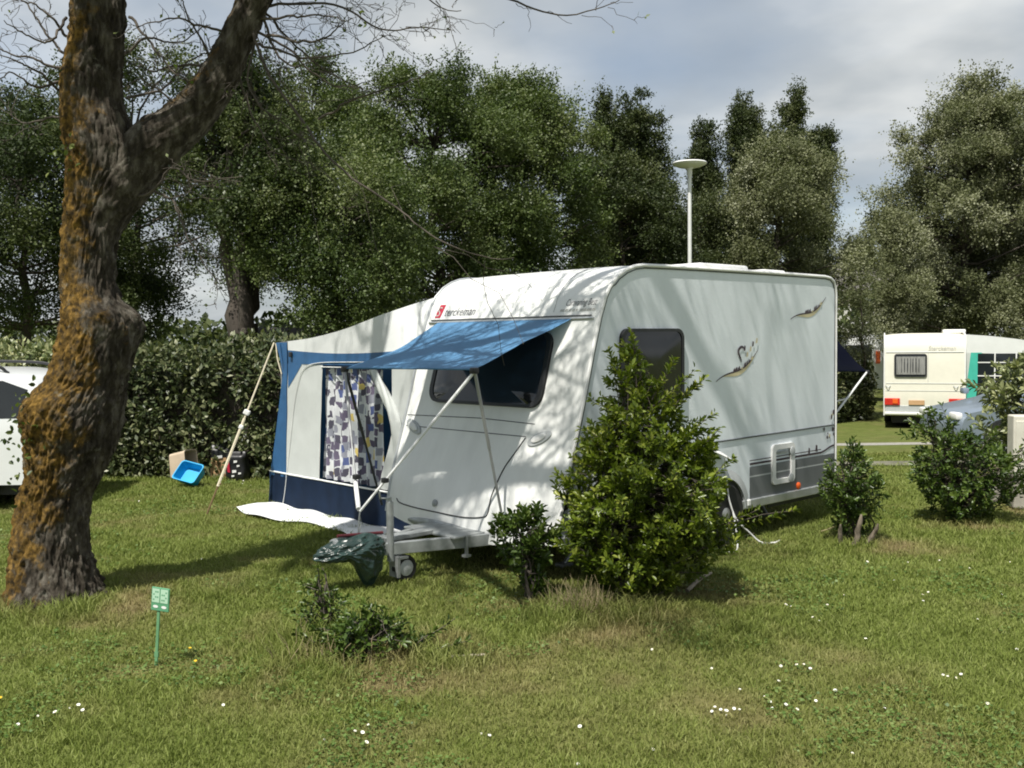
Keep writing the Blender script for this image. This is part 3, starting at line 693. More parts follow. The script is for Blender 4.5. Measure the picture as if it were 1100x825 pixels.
# wheel arch, wheels
for y, sgn in ((0, -1), (CW, 1)):
    A = [(2.22+.43*math.cos(a), .30+.42*math.sin(a)) for a in np.linspace(.06, math.pi-.06, 26)]; I = [(2.22+.335*math.cos(a), .30+.335*math.sin(a)) for a in np.linspace(.06, math.pi-.06, 26)]
    V = [(x, y+sgn*.006, z) for x, z in A]+[(x, y+sgn*.03, z) for x, z in I]+[(x, y-sgn*.1, z) for x, z in I]; n = 26
    b = MB(); b.add(V, [(r*n+i, r*n+i+1, (r+1)*n+i+1, (r+1)*n+i) for r in (0, 1) for i in range(n-1)]); b.build('wheel_arch', M['grey2'], van, True)
    b = MB(); b.add([(x, y+sgn*.004, z) for x, z in I]+[(2.22, y+sgn*.004, .30)], [(i, i+1, n) for i in range(n-1)]); b.build('arch_liner', M['dark'], van)
    yy = y-sgn*.05
    w_ = MB(); w_.lathe([(.19, -.09), (.27, -.095), (.30, -.06), (.305, 0), (.30, .06), (.27, .095), (.19, .09)], (2.22, yy, .30), 32, axis='Y'); wh = w_.build('wheel', M['black'], van, True)
    w_ = MB(); w_.lathe([(.19, sgn*.088), (.17, sgn*.06), (.08, sgn*.085), (.03, sgn*.10), (.001, sgn*.10)], (2.22, yy, .30), 24, axis='Y'); w_.build('rim', M['rim'], wh, True)
MB().box((2.22, CW/2, .28), (.07, 1.9, .07)).build('axle', M['dark'], van)
for y in (.62, 1.68): MB().box((2.2, y, .30), (3.8, .05, .10)).build('chassis_beam', M['galv'], van)
for (x, y) in ((3.75, .5), (3.75, 1.8), (.55, .45), (.55, 1.85)):
    MB().tube([(x+.25*(1 if x < 2 else -1), y, .27), (x, y, .03)], .018, 8).box((x, y, .02), (.12, .10, .03)).build('corner_steady', M['galv'], van)
for y in (.03, CW-.13): MB().box((3.65, y+.05, .32), (1.1, .008, .16)).build('mud_flap', M['dark'], van)
# A-frame, jockey wheel
for s in (-1, 1):
    P0 = np.array([-.98, 1.15+s*.04, .30]); P1 = np.array([.55, 1.15+s*.60, .26]); d = P1-P0
    MB().box((P0+P1)/2, (np.linalg.norm(d), .05, .10), rz=math.atan2(d[1], d[0]), bev=.006).build('drawbar', M['galv'], van)
MB().box((-1.12, 1.15, .35), (.36, .09, .09), bev=.02).box((-1.27, 1.15, .36), (.12, .11, .10), bev=.03).build('coupling_head', M['galv'], van, True)
MB().box((-.62, 1.15, .345), (.5, .12, .03)).box((-.2, 1.15, .33), (.35, .7, .02), bev=.005).build('frame_cover', M['galv'], van)
MB().tube([(-1.30, 1.11, .44), (-.88, 1.10, .41)], .013, 8).build('brake_lever', M['maroonp'], van, True)
jk = MB().tube([(-.84, 1.05, .18), (-.84, 1.05, .66)], .030, 12).tube([(-.84, 1.05, .64), (-.84, 1.05, .70)], .018, 8).tube([(-.84, 1.05, .69), (-.93, 1.05, .70), (-.94, 1.05, .75)], .009, 6).build('jockey_post', M['galv'], van, True)
MB().box((-.80, 1.05, .13), (.025, .12, .17)).box((-.755, 1.05, .20), (.10, .12, .02)).build('wheel_fork', M['galv'], jk)
w_ = MB(); w_.lathe([(.05, -.035), (.098, -.04), (.105, -.02), (.105, .02), (.098, .04), (.05, .035)], (-.71, 1.05, .108), 24, axis='Y'); jw = w_.build('jockey_wheel', M['black'], van, True)
for s in (-1, 1): w_ = MB(); w_.lathe([(.07, s*.030), (.065, s*.041), (.02, s*.05), (.001, s*.05)], (-.71, 1.05, .108), 18, axis='Y'); w_.build('rim', M['grey2'], jw, True)
MB().box((-.25, .80, .25), (.02, .025, .17)).box((-.25, .80, .17), (.06, .05, .02)).build('bracket', M['galv'], van)
# roof vents, rear lamps
for (x, y, l, w, h) in ((2.62, .50, .80, .50, .075), (3.72, .6, .42, .42, .07), (2.9, 1.6, .45, .45, .06)):
    MB().box((x, y, 2.595+h/2), (l, w, h), bev=.025).build('roof_vent', M['trimw'], van, True)
for y in (.25, CW-.25): MB().box((CL+.012, y, .62), (.03, .22, .14), bev=.01).build('tail_lamp', M['redlens'], van)
# hook-up cable
cb = smooth_line([(2.22, -.02, .84), (2.23, -.04, .62), (2.24, -.06, .44), (2.30, -.10, .25), (2.42, -.16, .12), (2.52, -.22, .02), (2.62, -.30, .012), (2.75, -.28, .012)], 40)
cb2 = smooth_line([(2.27, -.08, .33), (2.26, -.12, .18), (2.17, -.2, .05), (2.05, -.26, .012), (1.95, -.2, .012)], 24)
MB().tube(cb, .008, 6).tube(cb2, .008, 6).build('supply_cable', M['trimw'], van, True)

# ================================================================== SUN CANOPIES
def canopy(root, ra, rb, ha, hb, m, sag=.05, scal=.07):
    ra, rb, ha, hb = map(np.array, (ra, rb, ha, hb))
    def P(s, t):
        a = ra*(1-s)+rb*s; b_ = ha*(1-s)+hb*s; inn = scal*math.sin(math.pi*t)*(1-2*s)
        p = a*(1-t)+b_*t+(rb-ra)*inn*.55
        p = p+np.array([0, 0, -1])*sag*math.sin(math.pi*t)*(.5+.5*math.sin(math.pi*s))
        out = (b_-a); out[2] = 0; out /= np.linalg.norm(out)
        p = p-out*scal*1.0*math.sin(math.pi*s)*t**3
        w = .010*math.sin(9*s+4*t)*math.sin(math.pi*t)+.012*mnoise.noise(Vector((s*5, t*3.5, 1.7)))*math.sin(math.pi*min(1, t+.05))
        return tuple(p+np.array([0, 0, w]))
    V, Fc = quadgrid(P, 36, 24); o = mesh('canopy_cloth', V, Fc, m, root, True)
    MB().tube([P(s, 1.0) for s in np.linspace(0, 1, 24)], .008, 6).build('hem', m, o, True)
    return o
hR, hL = np.array([-.38, .52, 1.725]), np.array([-.54, 2.13, 1.715]); hook = np.array([-1.06, 1.15, .60])
sc = empty('sun_canopy', towld((0, 0, 0)), TH, label='bright blue canvas sun canopy propped out over the front window of the caravan', cat='sun canopy')
canopy(sc, (.512, .30, 2.128), (.512, 2.10, 2.128), hR, hL, M['blue'])
def pole(A, B, r, m, joint=.55, parent=sc):
    A, B = np.array(A, float), np.array(B, float); q = A+(B-A)*joint
    o = MB().tube([A, q], r, 8).build('pole', m, parent, True); MB().tube([q-(B-A)*.02, B], r*.8, 8).build('pole_insert', m, o, True); return o
pole(hR+(0, 0, .01), fpt(.55, .42, .02), .014, M['poleg'], .5)
pole(hL+(0, 0, .01), (-.06, 2.27, .40), .014, M['polek'], .5)
pole(hR+(0, 0, -.02), hook, .013, M['polew'], .62)
pole(hL+(0, 0, -.02), hook+(0, .02, 0), .012, M['poleg'], .50)
for h_, p_ in ((hR, 0), (hL, 1)): MB().box(h_+(0, 0, -.01), (.06, .06, .05), bev=.012).build('pole_joint', M['dark'], sc, True)
for h_, yo in ((hR, 0), (hL, .02)):
    q = hook+(h_-hook)*.22; MB().box(q, (.05, .05, .04), bev=.008).build('clamp', M['dark'], sc)
q2 = hook+(hL-hook)*.18+(0, .02, 0); MB().tube([hook+(0, .02, .02), q2], .019, 8).build('strap_end', M['polew'], sc)
MB().tube([hook, hook+(-.01, 0, -.06), hook+(-.02, 0, -.20)], .006, 6).tube([hook+(.0, .01, -.02), hook+(.03, .03, -.10), hook+(.0, .02, -.2)], .004, 6).build('hook_chain', M['galv'], sc)
rc = empty('sun_canopy', towld((CL, 0, 0)), TH, label='dark navy canvas sun canopy propped out behind the back of the white caravan', cat='sun canopy')
canopy(rc, (.012, .06, 2.02), (.012, 2.1, 2.02), (1.38, .36, 1.53), (1.35, 2.0, 1.53), M['navycan'], .02, .03)
pole((1.38, .36, 1.53), (.02, .26, .80), .013, M['polew'], .55, rc)
pole((1.35, 2.0, 1.53), (.02, 1.95, .80), .013, M['polek'], .55, rc)
MB().box((1.38, .36, 1.52), (.05, .05, .05), bev=.012).build('pole_joint', M['dark'], rc)
MB().tube([(1.02, .42, 1.22), (.40, .5, 1.15)], .011, 8).build('cross_pole', M['polew'], rc)

# ================================================================== AWNING TENT
aw = empty('awning_tent', towld((0, 0, 0)), TH, label='blue, grey and white awning tent joined to the far side of the white caravan', cat='awning')
AX = .42; YO = 5.05; DEP = 3.1
def ytop(y): # height of the gable edge, sagging towards the middle
    t = (y-2.3)/(YO-2.3); return 2.40*(1-t)+1.95*t-.10*math.sin(math.pi*t)
def yout(z): return float(np.interp(z, [0, .35, 1.58, 1.95], [5.33, 5.27, 4.92, 5.05]))
def wrk(y, z, a=.012): return AX+max(0.0, (float(np.interp(z, pz, px_))+.03 if z < 2.55 else .95)-AX)*max(0.0, min(1.0, (3.3-y)/.95))**1.5+a*mnoise.noise(Vector((y*2.2, z*1.6, 3.1)))+a*.6*mnoise.noise(Vector((y*7, z*2.5, 5)))
def patch(name, ylo, yhi, zlo, zhi, m, nu=18, nv=14, off=0.0, amp=.012, parent=aw):
    def P(u, v):
        y = ylo(v) if callable(ylo) else ylo; y2 = yhi(v) if callable(yhi) else yhi; y = y+(y2-y)*u
        za = zlo(y) if callable(zlo) else zlo; zb = zhi(y) if callable(zhi) else zhi; z = za+(zb-za)*v
        return (wrk(y, z, amp)+off, y, z)
    V, Fc = quadgrid(P, nu, nv); return mesh(name, V, Fc, m, parent, True)
zb_top = lambda y: 1.875+.05*math.sin((y-2.3)/2.75*3.14)*-1
patch('gable_panel', 2.31, 4.78, zb_top, ytop, M['tentwhite'], 24, 8)
patch('top_band', 2.31, 4.78, 1.70, zb_top, M['bluetent'], 24, 5)
zz_ = lambda v, a, b_: a+(b_-a)*v
patch('side_border', lambda v: 4.80+.10*(1-v), lambda v: yout(.36+(1.95-.36)*v), .36, 1.95, M['bluetent'], 8, 18)
patch('corner_fillet', 4.50, 4.80, lambda y: 1.42+.9*(4.80-y), lambda y: 1.705, M['bluetent'], 6, 5)
patch('grey_panel', lambda v: 4.17-.12*v, lambda v: 4.90-.10*v, .40, 1.70, M['tentgrey'], 12, 16, .004)
patch('right_panel', 2.31, 2.75, .40, 1.70, M['tentgrey'], 8, 14)
patch('lower_band', 2.31, 5.30, .02, .40, M['navy'], 24, 6)
pts = [(wrk(y, .40, .012)-.004, y, .405) for y in np.linspace(2.32, 5.27, 24)]
MB().tube(pts, .010, 6).build('band_piping', M['piping'], aw, True)
cp = smooth_line([(2.75, 1.745), (3.4, 1.735), (4.1, 1.72), (4.42, 1.66), (4.56, 1.50), (4.68, 1.2), (4.80, .7), (4.88, .40), (4.98, .02)], 50)
MB().tube([(wrk(y, z)-.006, y, z) for y, z in cp], .0045, 6).build('door_piping', M['piping'], aw, True)
MB().tube([(wrk(y, 1.66)-.004, y, 1.675+.0*y) for y in np.linspace(2.75, 4.07, 12)], .006, 6).build('window_rail', M['piping'], aw, True)
# printed curtain hanging in folds a little behind the opening
def cur(u, v):
    y = 4.10+(3.02-4.10)*u+.05*(1-v)*(1-u)*2; z = .42+(1.66-.42)*v
    return (AX+.07+.030*math.sin(u*46+.8*math.sin(3*v))*(.6+.4*(1-v))+.01*mnoise.noise(Vector((u*4, v*3, 0))), y, z)
V, Fc = quadgrid(cur, 120, 16); mesh('curtain', V, Fc, M['curtain'], aw, True)
# rolled-back fabric between curtain and caravan
def roll(u, v):
    t = v; y = 3.02-.42*math.sin(min(1, t*1.25)*1.5)+.10*max(0, t-.55); z = 1.66-.95*t
    a = u*2*math.pi; r = .025+.038*math.sin(math.pi*min(1, t*1.1+.05))+.02*math.sin(a*3+t*9)
    return (AX-.03+r*math.cos(a)*.7, y+r*math.sin(a)*1.1, z)
V, Fc = quadgrid(roll, 18, 22); mesh('rolled_door', V, Fc, M['tentgrey'], aw, True)
patch('door_panel', lambda v: 2.62+.10*v*v, lambda v: 3.02-.36*v, .42, 1.30, M['tentgrey'], 10, 12, .03, .04)
# roof, outer wall, back wall
def rf(u, v):
    y = 2.3+(YO-2.3)*v; z = ytop(y)-.05*math.sin(math.pi*u)*math.sin(math.pi*v); x0 = wrk(y, ytop(y)); x = x0+(AX+DEP-x0)*u
    return (x, y, z)
V, Fc = quadgrid(rf, 20, 14); mesh('roof_panel', V, Fc, M['tentwhite'], aw, True)
V, Fc = quadgrid(lambda u, v: (AX+DEP*u, yout(1.95*v), 1.95*v), 12, 14); mesh('outer_wall', V, Fc, M['bluetent'], aw, True)
V, Fc = quadgrid(lambda u, v: (AX+DEP, 2.3+(yout(.01)-2.3)*u, 1.9*v), 6, 6); mesh('back_wall', V, Fc, M['interior'], aw)
V, Fc = quadgrid(lambda u, v: (AX+.05+(DEP-.1)*u, 2.32+2.9*v, .03), 4, 4); mesh('groundsheet', V, Fc, M['interior'], aw)
MB().tube([(AX+.03, 5.0, 0), (AX+.03, 5.0, 1.92), (AX+DEP-.05, 5.0, 1.92)], .014, 8).build('tent_pole', M['galv'], aw)
MB().tube([(AX+.06, 5.0, 1.88), (AX+.10, 3.7, 1.96), (AX+.75, 2.32, 2.24)], .014, 8).build('roof_pole', M['galv'], aw)
def fl(u, v):
    y = 5.22-2.62*u; x = AX-.0+(-.50-.10*math.sin(u*7))*v*(1 if u < .94 else .7)+.04*(1-v)*0
    return (x, y-.05*v, .03+.035*(mnoise.noise(Vector((u*7, v*2, 8)))+.35)*math.sin(math.pi*min(1, v+.1))+.012*math.sin(u*22+v*2))
V, Fc = quadgrid(fl, 50, 10); mesh('mud_skirt', V, Fc, M['flap'], aw, True)
MB().tube([(AX-.01, 5.05, 1.94), (AX-.02, 5.0, 1.75), (AX-.01, 4.93, 1.58)], .007, 6).build('corner_cord', M['strap'], aw)
mesh('corner_wing', [(AX-.012, 5.05, 1.945), (AX-.012, 4.95, 1.95), (AX-.012, 4.88, 1.62)], [(0, 1, 2)], M['bluetent'], aw)
MB().box((AX-.02, 4.70, 1.81), (.03, .05, .06), bev=.008).build('buckle', M['dark'], aw)

g0 = towld((AX-.02, 5.07, 1.95)); g1 = gp(222, 553)
gl = empty('guy_line', g1, label='cream webbing guy line running from the awning corner down to a rusty peg', cat='guy line')
a0 = g0-g1; pk = a0*.17
MB().tube([a0*1.0, a0*.55], .010, 6).build('webbing', M['strap'], gl, True)
MB().tube([a0*.55, a0*.16], .016, 6).build('ladder_rubber', M['strap'], gl, True)
MB().box(a0*.585, (.07, .06, .06), ry=.5, bev=.012).box(a0*.50, (.05, .045, .05), ry=.4, bev=.012).build('tensioner', M['trimw'], gl)
MB().tube([a0*.17, a0*.0, -a0*.05], .011, 6).tube([a0*.17, a0*.17+(.03, 0, .01)], .011, 6).build('peg', M['brassy'], gl)

# green tarp over the hitch
def tarp():
    bm = bmesh.new(); bmesh.ops.create_icosphere(bm, subdivisions=6, radius=1)
    V = []
    for v in bm.verts:
        p = v.co.normalized(); a = math.atan2(p.y, p.x); low = max(0, -p.z)
        # long covered coupling on top, loose cloth hanging to the grass on the right
        q = Vector((p.x*1.6, p.y*1.6, p.z*2.4))
        cr = 1-abs(mnoise.noise(q*1.4+Vector((3, 1, 0)))); cr2 = 1-abs(mnoise.noise(q*3.1+Vector((7, 2, 5)))); cr3 = mnoise.noise(Vector((a*5, p.z*.8, 2)))
        fold = .80+.26*cr+.12*cr2+.20*cr3*(low+.1)
        x = p.x*.29*fold; y = p.y*.155*fold
        t = (p.x+1)/2
        if p.z > 0: z = .335+p.z*(.10+.05*t)*(.8+.3*cr)
        else: z = .335+p.z*(.07+.30*float(sst(.38, .80, t)))*(.8+.25*cr)
        if p.z < 0: x = x*(1-.30*low)+.075*low*t
        z -= .06*(1-t)**2
        V.append((x, y, max(.012, z)))
    bm.verts.index_update(); Fc = [[v.index for v in f.verts] for f in bm.faces]; bm.free()
    o = mesh('tarp_cover', V, Fc, M['tarp'], None, True); o.location = Vector([float(c) for c in towld((-1.20, 1.10, 0.0))]); o.rotation_euler = (0, 0, TH-.35); o.scale = (.88, .9, .96)
    return tag(o, 'crumpled dark green plastic tarp wrapped over the caravan hitch', 'tarp')
tarp()
# ================================================================== FOREGROUND TREE
TY = 7.65; TX0 = (59-550)/CAM_F*TY
def fx(px, py=400): return at(px, py, TY)[0]
def fz(py, px=100): return at(px, py, TY)[2]
def build_tree():
    base = np.array([fx(59, 640), TY, 0.0])
    root = empty('old_tree', base, label='gnarled old tree with orange lichen, burls and nearly bare twigs', cat='tree')
    rows = [(655, 58, 60), (645, 58, 54), (627, 59, 47), (600, 57, 43), (575, 57, 40), (555, 58, 39), (530, 61, 39), (510, 68, 41), (490, 72, 46), (470, 74, 50), (450, 77, 53), (430, 84, 50), (412, 92, 43), (395, 98, 41), (375, 103, 42), (355, 107, 42), (338, 106, 40), (322, 98, 32), (300, 95, 29), (270, 96, 29), (240, 99, 30), (210, 104, 34), (185, 109, 38), (160, 110, 40), (135, 104, 37), (110, 100, 33), (80, 100, 33), (40, 105, 30), (0, 105, 30), (-60, 104, 31), (-130, 100, 28), (-220, 94, 25), (-330, 86, 20), (-450, 80, 15)]
    Z = np.array([fz(r[0]) for r in rows]); X = np.array([fx(r[1], r[0]) for r in rows])-base[0]; H = np.array([r[2] for r in rows])/CAM_F*TY
    Z[0] = -.06
    o_ = np.argsort(Z); Z, X, H = Z[o_], X[o_], H[o_]
    def bark(P, cx, hw, th, z, s, lich):
        # plates of furrowed bark, broken up along the stem
        c, d = math.cos(th), math.sin(th); R_ = max(.35, hw/.35)
        w = mnoise.noise(Vector((c*2.2+s, d*2.2, z*2.3)))
        k = 5.6*R_; a1 = abs(mnoise.noise(Vector((c*k+w*1.2, d*k+w, z*4.6+s))))
        k = 10.5*R_; a2 = abs(mnoise.noise(Vector((c*k-w, d*k+s, z*11+w*1.5))))
        k = 22*R_; a3 = mnoise.noise(Vector((c*k, d*k+s, z*26)))
        big = mnoise.noise(Vector((c*1.2, d*1.2, z*1.4+s)))
        return (.055*(.24-min(a1, .42)*1.0)+.034*(.2-a2)*-1+.012*a3)*(.45+.55*min(1.2, hw/.35))+.040*big*hw/.35
    zs = np.concatenate([np.arange(-.06, 4.7, .0125), np.arange(4.7, Z[-1], .05)]); nt_ = 280; V, L = [], []
    burl = [(fz(350), 0.15, .085, .15, .5), (fz(438), 2.9, .13, .17, .6), (fz(440), -2.0, .09, .15, .5), (fz(395), -.3, .05, .14, .6), (fz(580), -2.2, .05, .13, .35), (fz(455), -1.2, .06, .12, .4), (fz(345), -1.0, .05, .12, .5), (fz(95), 2.8, .05, .09, .4)]
    for z in zs:
        hw = float(np.interp(z, Z, H)); cx = float(np.interp(z, Z, X))
        for j in range(nt_):
            th = 2*math.pi*j/nt_; r = hw*.93
            b_ = 0
            for bz, bt, amp, sz, sa in burl:
                dt = (th-bt+math.pi) % (2*math.pi)-math.pi; b_ += amp*math.exp(-((z-bz)/sz)**2-(dt/sa)**2)
            if z < .35: r *= 1+(.35-z)*.55*(.35+.65*max(0, math.sin(th*2.5+1))**2)
            r += bark(None, cx, hw, th, z, 0, 0)+b_*.55
            if b_ > .03: r += .035*b_/.1*mnoise.noise(Vector((math.cos(th)*9, math.sin(th)*9, z*9)))+.012*mnoise.noise(Vector((math.cos(th)*24, math.sin(th)*24, z*24)))
            V.append((cx+r*math.cos(th), r*math.sin(th)*.95, z))
            side = -math.cos(th)*.75-math.sin(th)*.35
            L.append(.19+.27*side-.09*float(sst(2.6, 3.9, z))-.16*float(sst(.75, .15, z))*float(sst(.9, .3, -math.cos(th))))
    n = len(zs); i = np.arange(n-1)[:, None]*nt_; j = np.arange(nt_)
    Fc = np.stack([i+j, i+(j+1) % nt_, i+nt_+(j+1) % nt_, i+nt_+j], -1).reshape(-1, 4)
    npmesh('trunk', np.array(V), Fc, M['lichen'], root, True, vattr={'lichen': np.array(L)})
    def limb(P, rad, seed, name='limb', nt_=120, k=190, lich=-.03):
        P = smooth_line(P, k); rad = np.interp(np.linspace(0, 1, k), np.linspace(0, 1, len(rad)), rad)
        T = unit(np.gradient(P, axis=0)); V, L = [], []; u = np.cross(T[0], [0, 1, 0.]); u /= np.linalg.norm(u); s = 0
        for a in range(k):
            u = u-T[a]*(u@T[a]); u /= np.linalg.norm(u); w = np.cross(T[a], u)
            if a: s += np.linalg.norm(P[a]-P[a-1])
            for q in range(nt_):
                th = 2*math.pi*q/nt_; r = rad[a]+bark(None, 0, rad[a], th, s, seed, 0)*.8
                d = math.cos(th)*u+math.sin(th)*w; V.append(P[a]+d*r); L.append(lich-.2*d[0]-.05*d[1])
        i = np.arange(k-1)[:, None]*nt_; j = np.arange(nt_)
        Fc = np.stack([i+j, i+(j+1) % nt_, i+nt_+(j+1) % nt_, i+nt_+j], -1).reshape(-1, 4)
        npmesh(name, np.array(V), Fc, M['lichen'], root, True, vattr={'lichen': np.array(L)}); return P, rad
    g = lambda px, py, Y=TY: at(px, py, Y)-base
    limb1, r1 = limb([g(100, 285), g(112, 235), g(130, 198), g(160, 160), g(200, 128), g(232, 88), g(254, 42), g(274, -2), g(300, -60, 7.5), g(345, -130, 7.2), g(400, -210, 6.9), g(490, -280, 6.8), g(610, -325, 6.9), g(740, -350, 7.1)], [.10, .17, .21, .195, .165, .145, .12, .115, .10, .085, .075, .065, .05, .03], 11)
    limb2, r2 = limb([g(105, -60), g(150, -130, 7.2), g(215, -220, 6.6), g(300, -330, 6.0), g(390, -430, 5.4)], [.16, .13, .10, .075, .04], 21)
    limb3, r3 = limb([g(100, -40), g(60, -110, 7.3), g(10, -200, 6.8), g(-60, -300, 6.2), g(-150, -420, 5.6)], [.15, .12, .10, .07, .04], 31)
    limb4, r4 = limb([g(98, -180), g(95, -300, 6.9), g(110, -430, 6.1), g(140, -560, 5.2), g(170, -650, 4.4)], [.13, .11, .09, .06, .03], 41)
    limb5, r5 = limb([g(98, -200), g(150, -330, 7.8), g(230, -450, 8.2), g(330, -560, 8.4)], [.13, .10, .07, .03], 51)
    # branches: the ones the photo shows, each with its own side twigs
    tw, lf = [], []
    def sub(P, r, lev, dens=1.0, leafy=.25, cap=9.0):
        P = np.asarray(P); k = len(P); seg = np.linalg.norm(np.diff(P, axis=0), axis=1).sum()
        n = int(seg*dens*(5.2 if lev == 0 else 5.5))
        for _ in range(n):
            t = rng.uniform(.15, 1); i = min(int(t*(k-1)), k-2); p = P[i]+(P[i+1]-P[i])*(t*(k-1)-i)
            T = unit(P[i+1]-P[i]); d = unit(T*.8+rng.normal(size=3)*.62+np.array([.05, 0, .05]))
            L_ = min(cap*rng.uniform(.5, 1), seg*rng.uniform(.22, .5)*(1.15-t*.6)); q = p+d*L_; kk = 6
            C_ = wob(p, q, kk, .16); C_[:, 2] -= .10*L_*np.linspace(0, 1, kk)**2
            rr0 = max(.0026, r*(1-.6*t)*.6)
            tw.append((C_, np.linspace(rr0, .0016, kk)))
            if lev > 0: sub(C_, rr0, lev-1, dens, leafy, cap*.6)
            else:
                for _ in range(rng.poisson(leafy*3)):
                    lf.append((C_[rng.integers(2, kk)], unit(d+rng.normal(size=3)*.8)))
    def branch(P, r0, r1_, lev=1, dens=1.0, leafy=.25, k=26, cap=9.0):
        P = smooth_line(P, k); P = P+np.cumsum(rng.normal(size=(k, 3)), 0)*.006
        tubes('branch', [(P, np.linspace(r0, r1_, k))], M['twig'], root, 7); sub(P, r0*.55, lev, dens, leafy, cap); return P
    branch([g(268, 20), g(285, 70, 7.5), g(330, 130, 7.3), g(348, 152, 7.2), g(390, 188, 7.1), g(430, 215, 7.0), g(460, 238, 6.95), g(500, 256, 6.9), g(535, 265, 6.9), g(560, 264, 6.9)], .0115, .0028, 0, .5, .02, 40)
    branch([g(343, 128, 7.25), g(370, 115, 7.2), g(400, 102, 7.1), g(435, 92, 7.0), g(470, 74, 6.9)], .010, .003, 0, 1.3, .25)
    for P in ([(262, 45), (290, 48), (330, 55), (380, 52), (415, 38)], [(268, 20), (310, 22), (350, 28), (380, 34)], [(275, 5), (300, 30), (345, 75), (390, 100)], [(270, 12), (320, 5), (370, 12), (410, 38), (450, 36), (490, 38)],
              [(280, -10), (330, -12), (385, -2), (440, -8), (475, 14), (500, 20)], [(272, 10), (268, 40), (262, 90), (290, 120), (330, 150)], [(262, 55), (262, 85), (275, 130), (300, 165), (340, 185)],
              [(300, -55), (380, -50), (460, -30), (540, -4), (580, 8), (615, 16), (650, 8), (672, 2)], [(240, 75), (200, 75), (165, 80), (140, 70)], [(255, 40), (215, 30), (180, 20), (145, 30)], [(235, 90), (200, 110), (160, 85), (135, 95)],
              [(70, 110), (45, 85), (20, 70), (-10, 55)], [(74, 130), (50, 120), (20, 128), (-10, 110)], [(72, 40), (50, 10), (20, -10)], [(70, 75), (40, 60), (12, 48), (-12, 20)], [(132, 60), (160, 40), (190, 45), (225, 20)], [(134, 105), (170, 100), (205, 70), (245, 62)], [(230, 95), (225, 60), (200, 20), (190, -10)], [(140, 20), (170, 60), (200, 95)], [(275, 0), (300, 55), (320, 70), (345, 66)], [(270, 30), (310, 50), (360, 90), (400, 80)], [(285, 40), (345, 50), (380, 25)], [(75, 60), (50, 40), (25, 5), (-5, -5)], [(72, 20), (60, 45), (30, 40), (5, 30)], [(68, 85), (40, 95), (15, 80), (-8, 90)], [(130, 215), (165, 205), (190, 180), (215, 190), (262, 185)], [(150, 200), (185, 215), (195, 240), (210, 275), (235, 312)]):
        dY = rng.uniform(-.5, .3); kk = len(P)
        branch([g(a, b_, TY+dY*i/(kk-1)) for i, (a, b_) in enumerate(P)], .012, .003, 1, .75 if P[0] == (300, -55) else 1.9, .30 if P[0] == (300, -55) else .12, cap=.28 if P[0] == (300, -55) else .55)
    for Lm, rm, nb in ((limb1, r1, 24), (limb2, r2, 15), (limb3, r3, 8), (limb4, r4, 13), (limb5, r5, 10)):
        for _ in range(nb):
            hi_ = np.nonzero(Lm[:, 2] > 4.75)[0]; i = int(rng.integers(hi_[0], len(Lm)-1)); t = i/(len(Lm)-1); T = unit(Lm[i+1]-Lm[i]); d = unit(T*.7+rng.normal(size=3)*.6+np.array([.15, -.1, .15]))
            d[2] = abs(d[2])*.8+.03
            L_ = rng.uniform(1.1, 2.4); p = Lm[i]; q = p+d*L_
            branch([p, p+d*L_*.33+rng.normal(size=3)*.08, p+d*L_*.66+rng.normal(size=3)*.12, q], max(.012, rm[i]*.3), .003, 1, 1.5, .75, 16)
    tubes('twigs', tw, M['twig'], root, 4, kind='stuff')
    P = np.array([a for a, _ in lf]); D = np.array([b_ for _, b_ in lf])
    leaves('leaves', P, D, rsph(len(P))+np.array([0, 0, .6]), rng.uniform(.028, .05, len(P)), M['lf_young'], root, .62, kind='stuff')
    # sprouts on the burl
    n = 90; P = np.array([g(28, 475, 7.4)]*n)+rng.normal(size=(n, 3))*np.array([.09, .10, .22])
    leaves('sprout_leaves', P, rsph(n), rsph(n)+np.array([0, -.3, .8]), rng.uniform(.035, .06, n), M['lf_young'], root, .6, fine=True)
    n = 30; P = np.array([g(68, 165, 7.4)]*n)+rng.normal(size=(n, 3))*np.array([.07, .06, .08])
    leaves('sprout_leaves', P, rsph(n), rsph(n)+np.array([0, -.3, .8]), rng.uniform(.035, .06, n), M['lf_young'], root, .6, fine=True)
rng = np.random.default_rng(5)
build_tree()
rng = np.random.default_rng(8)

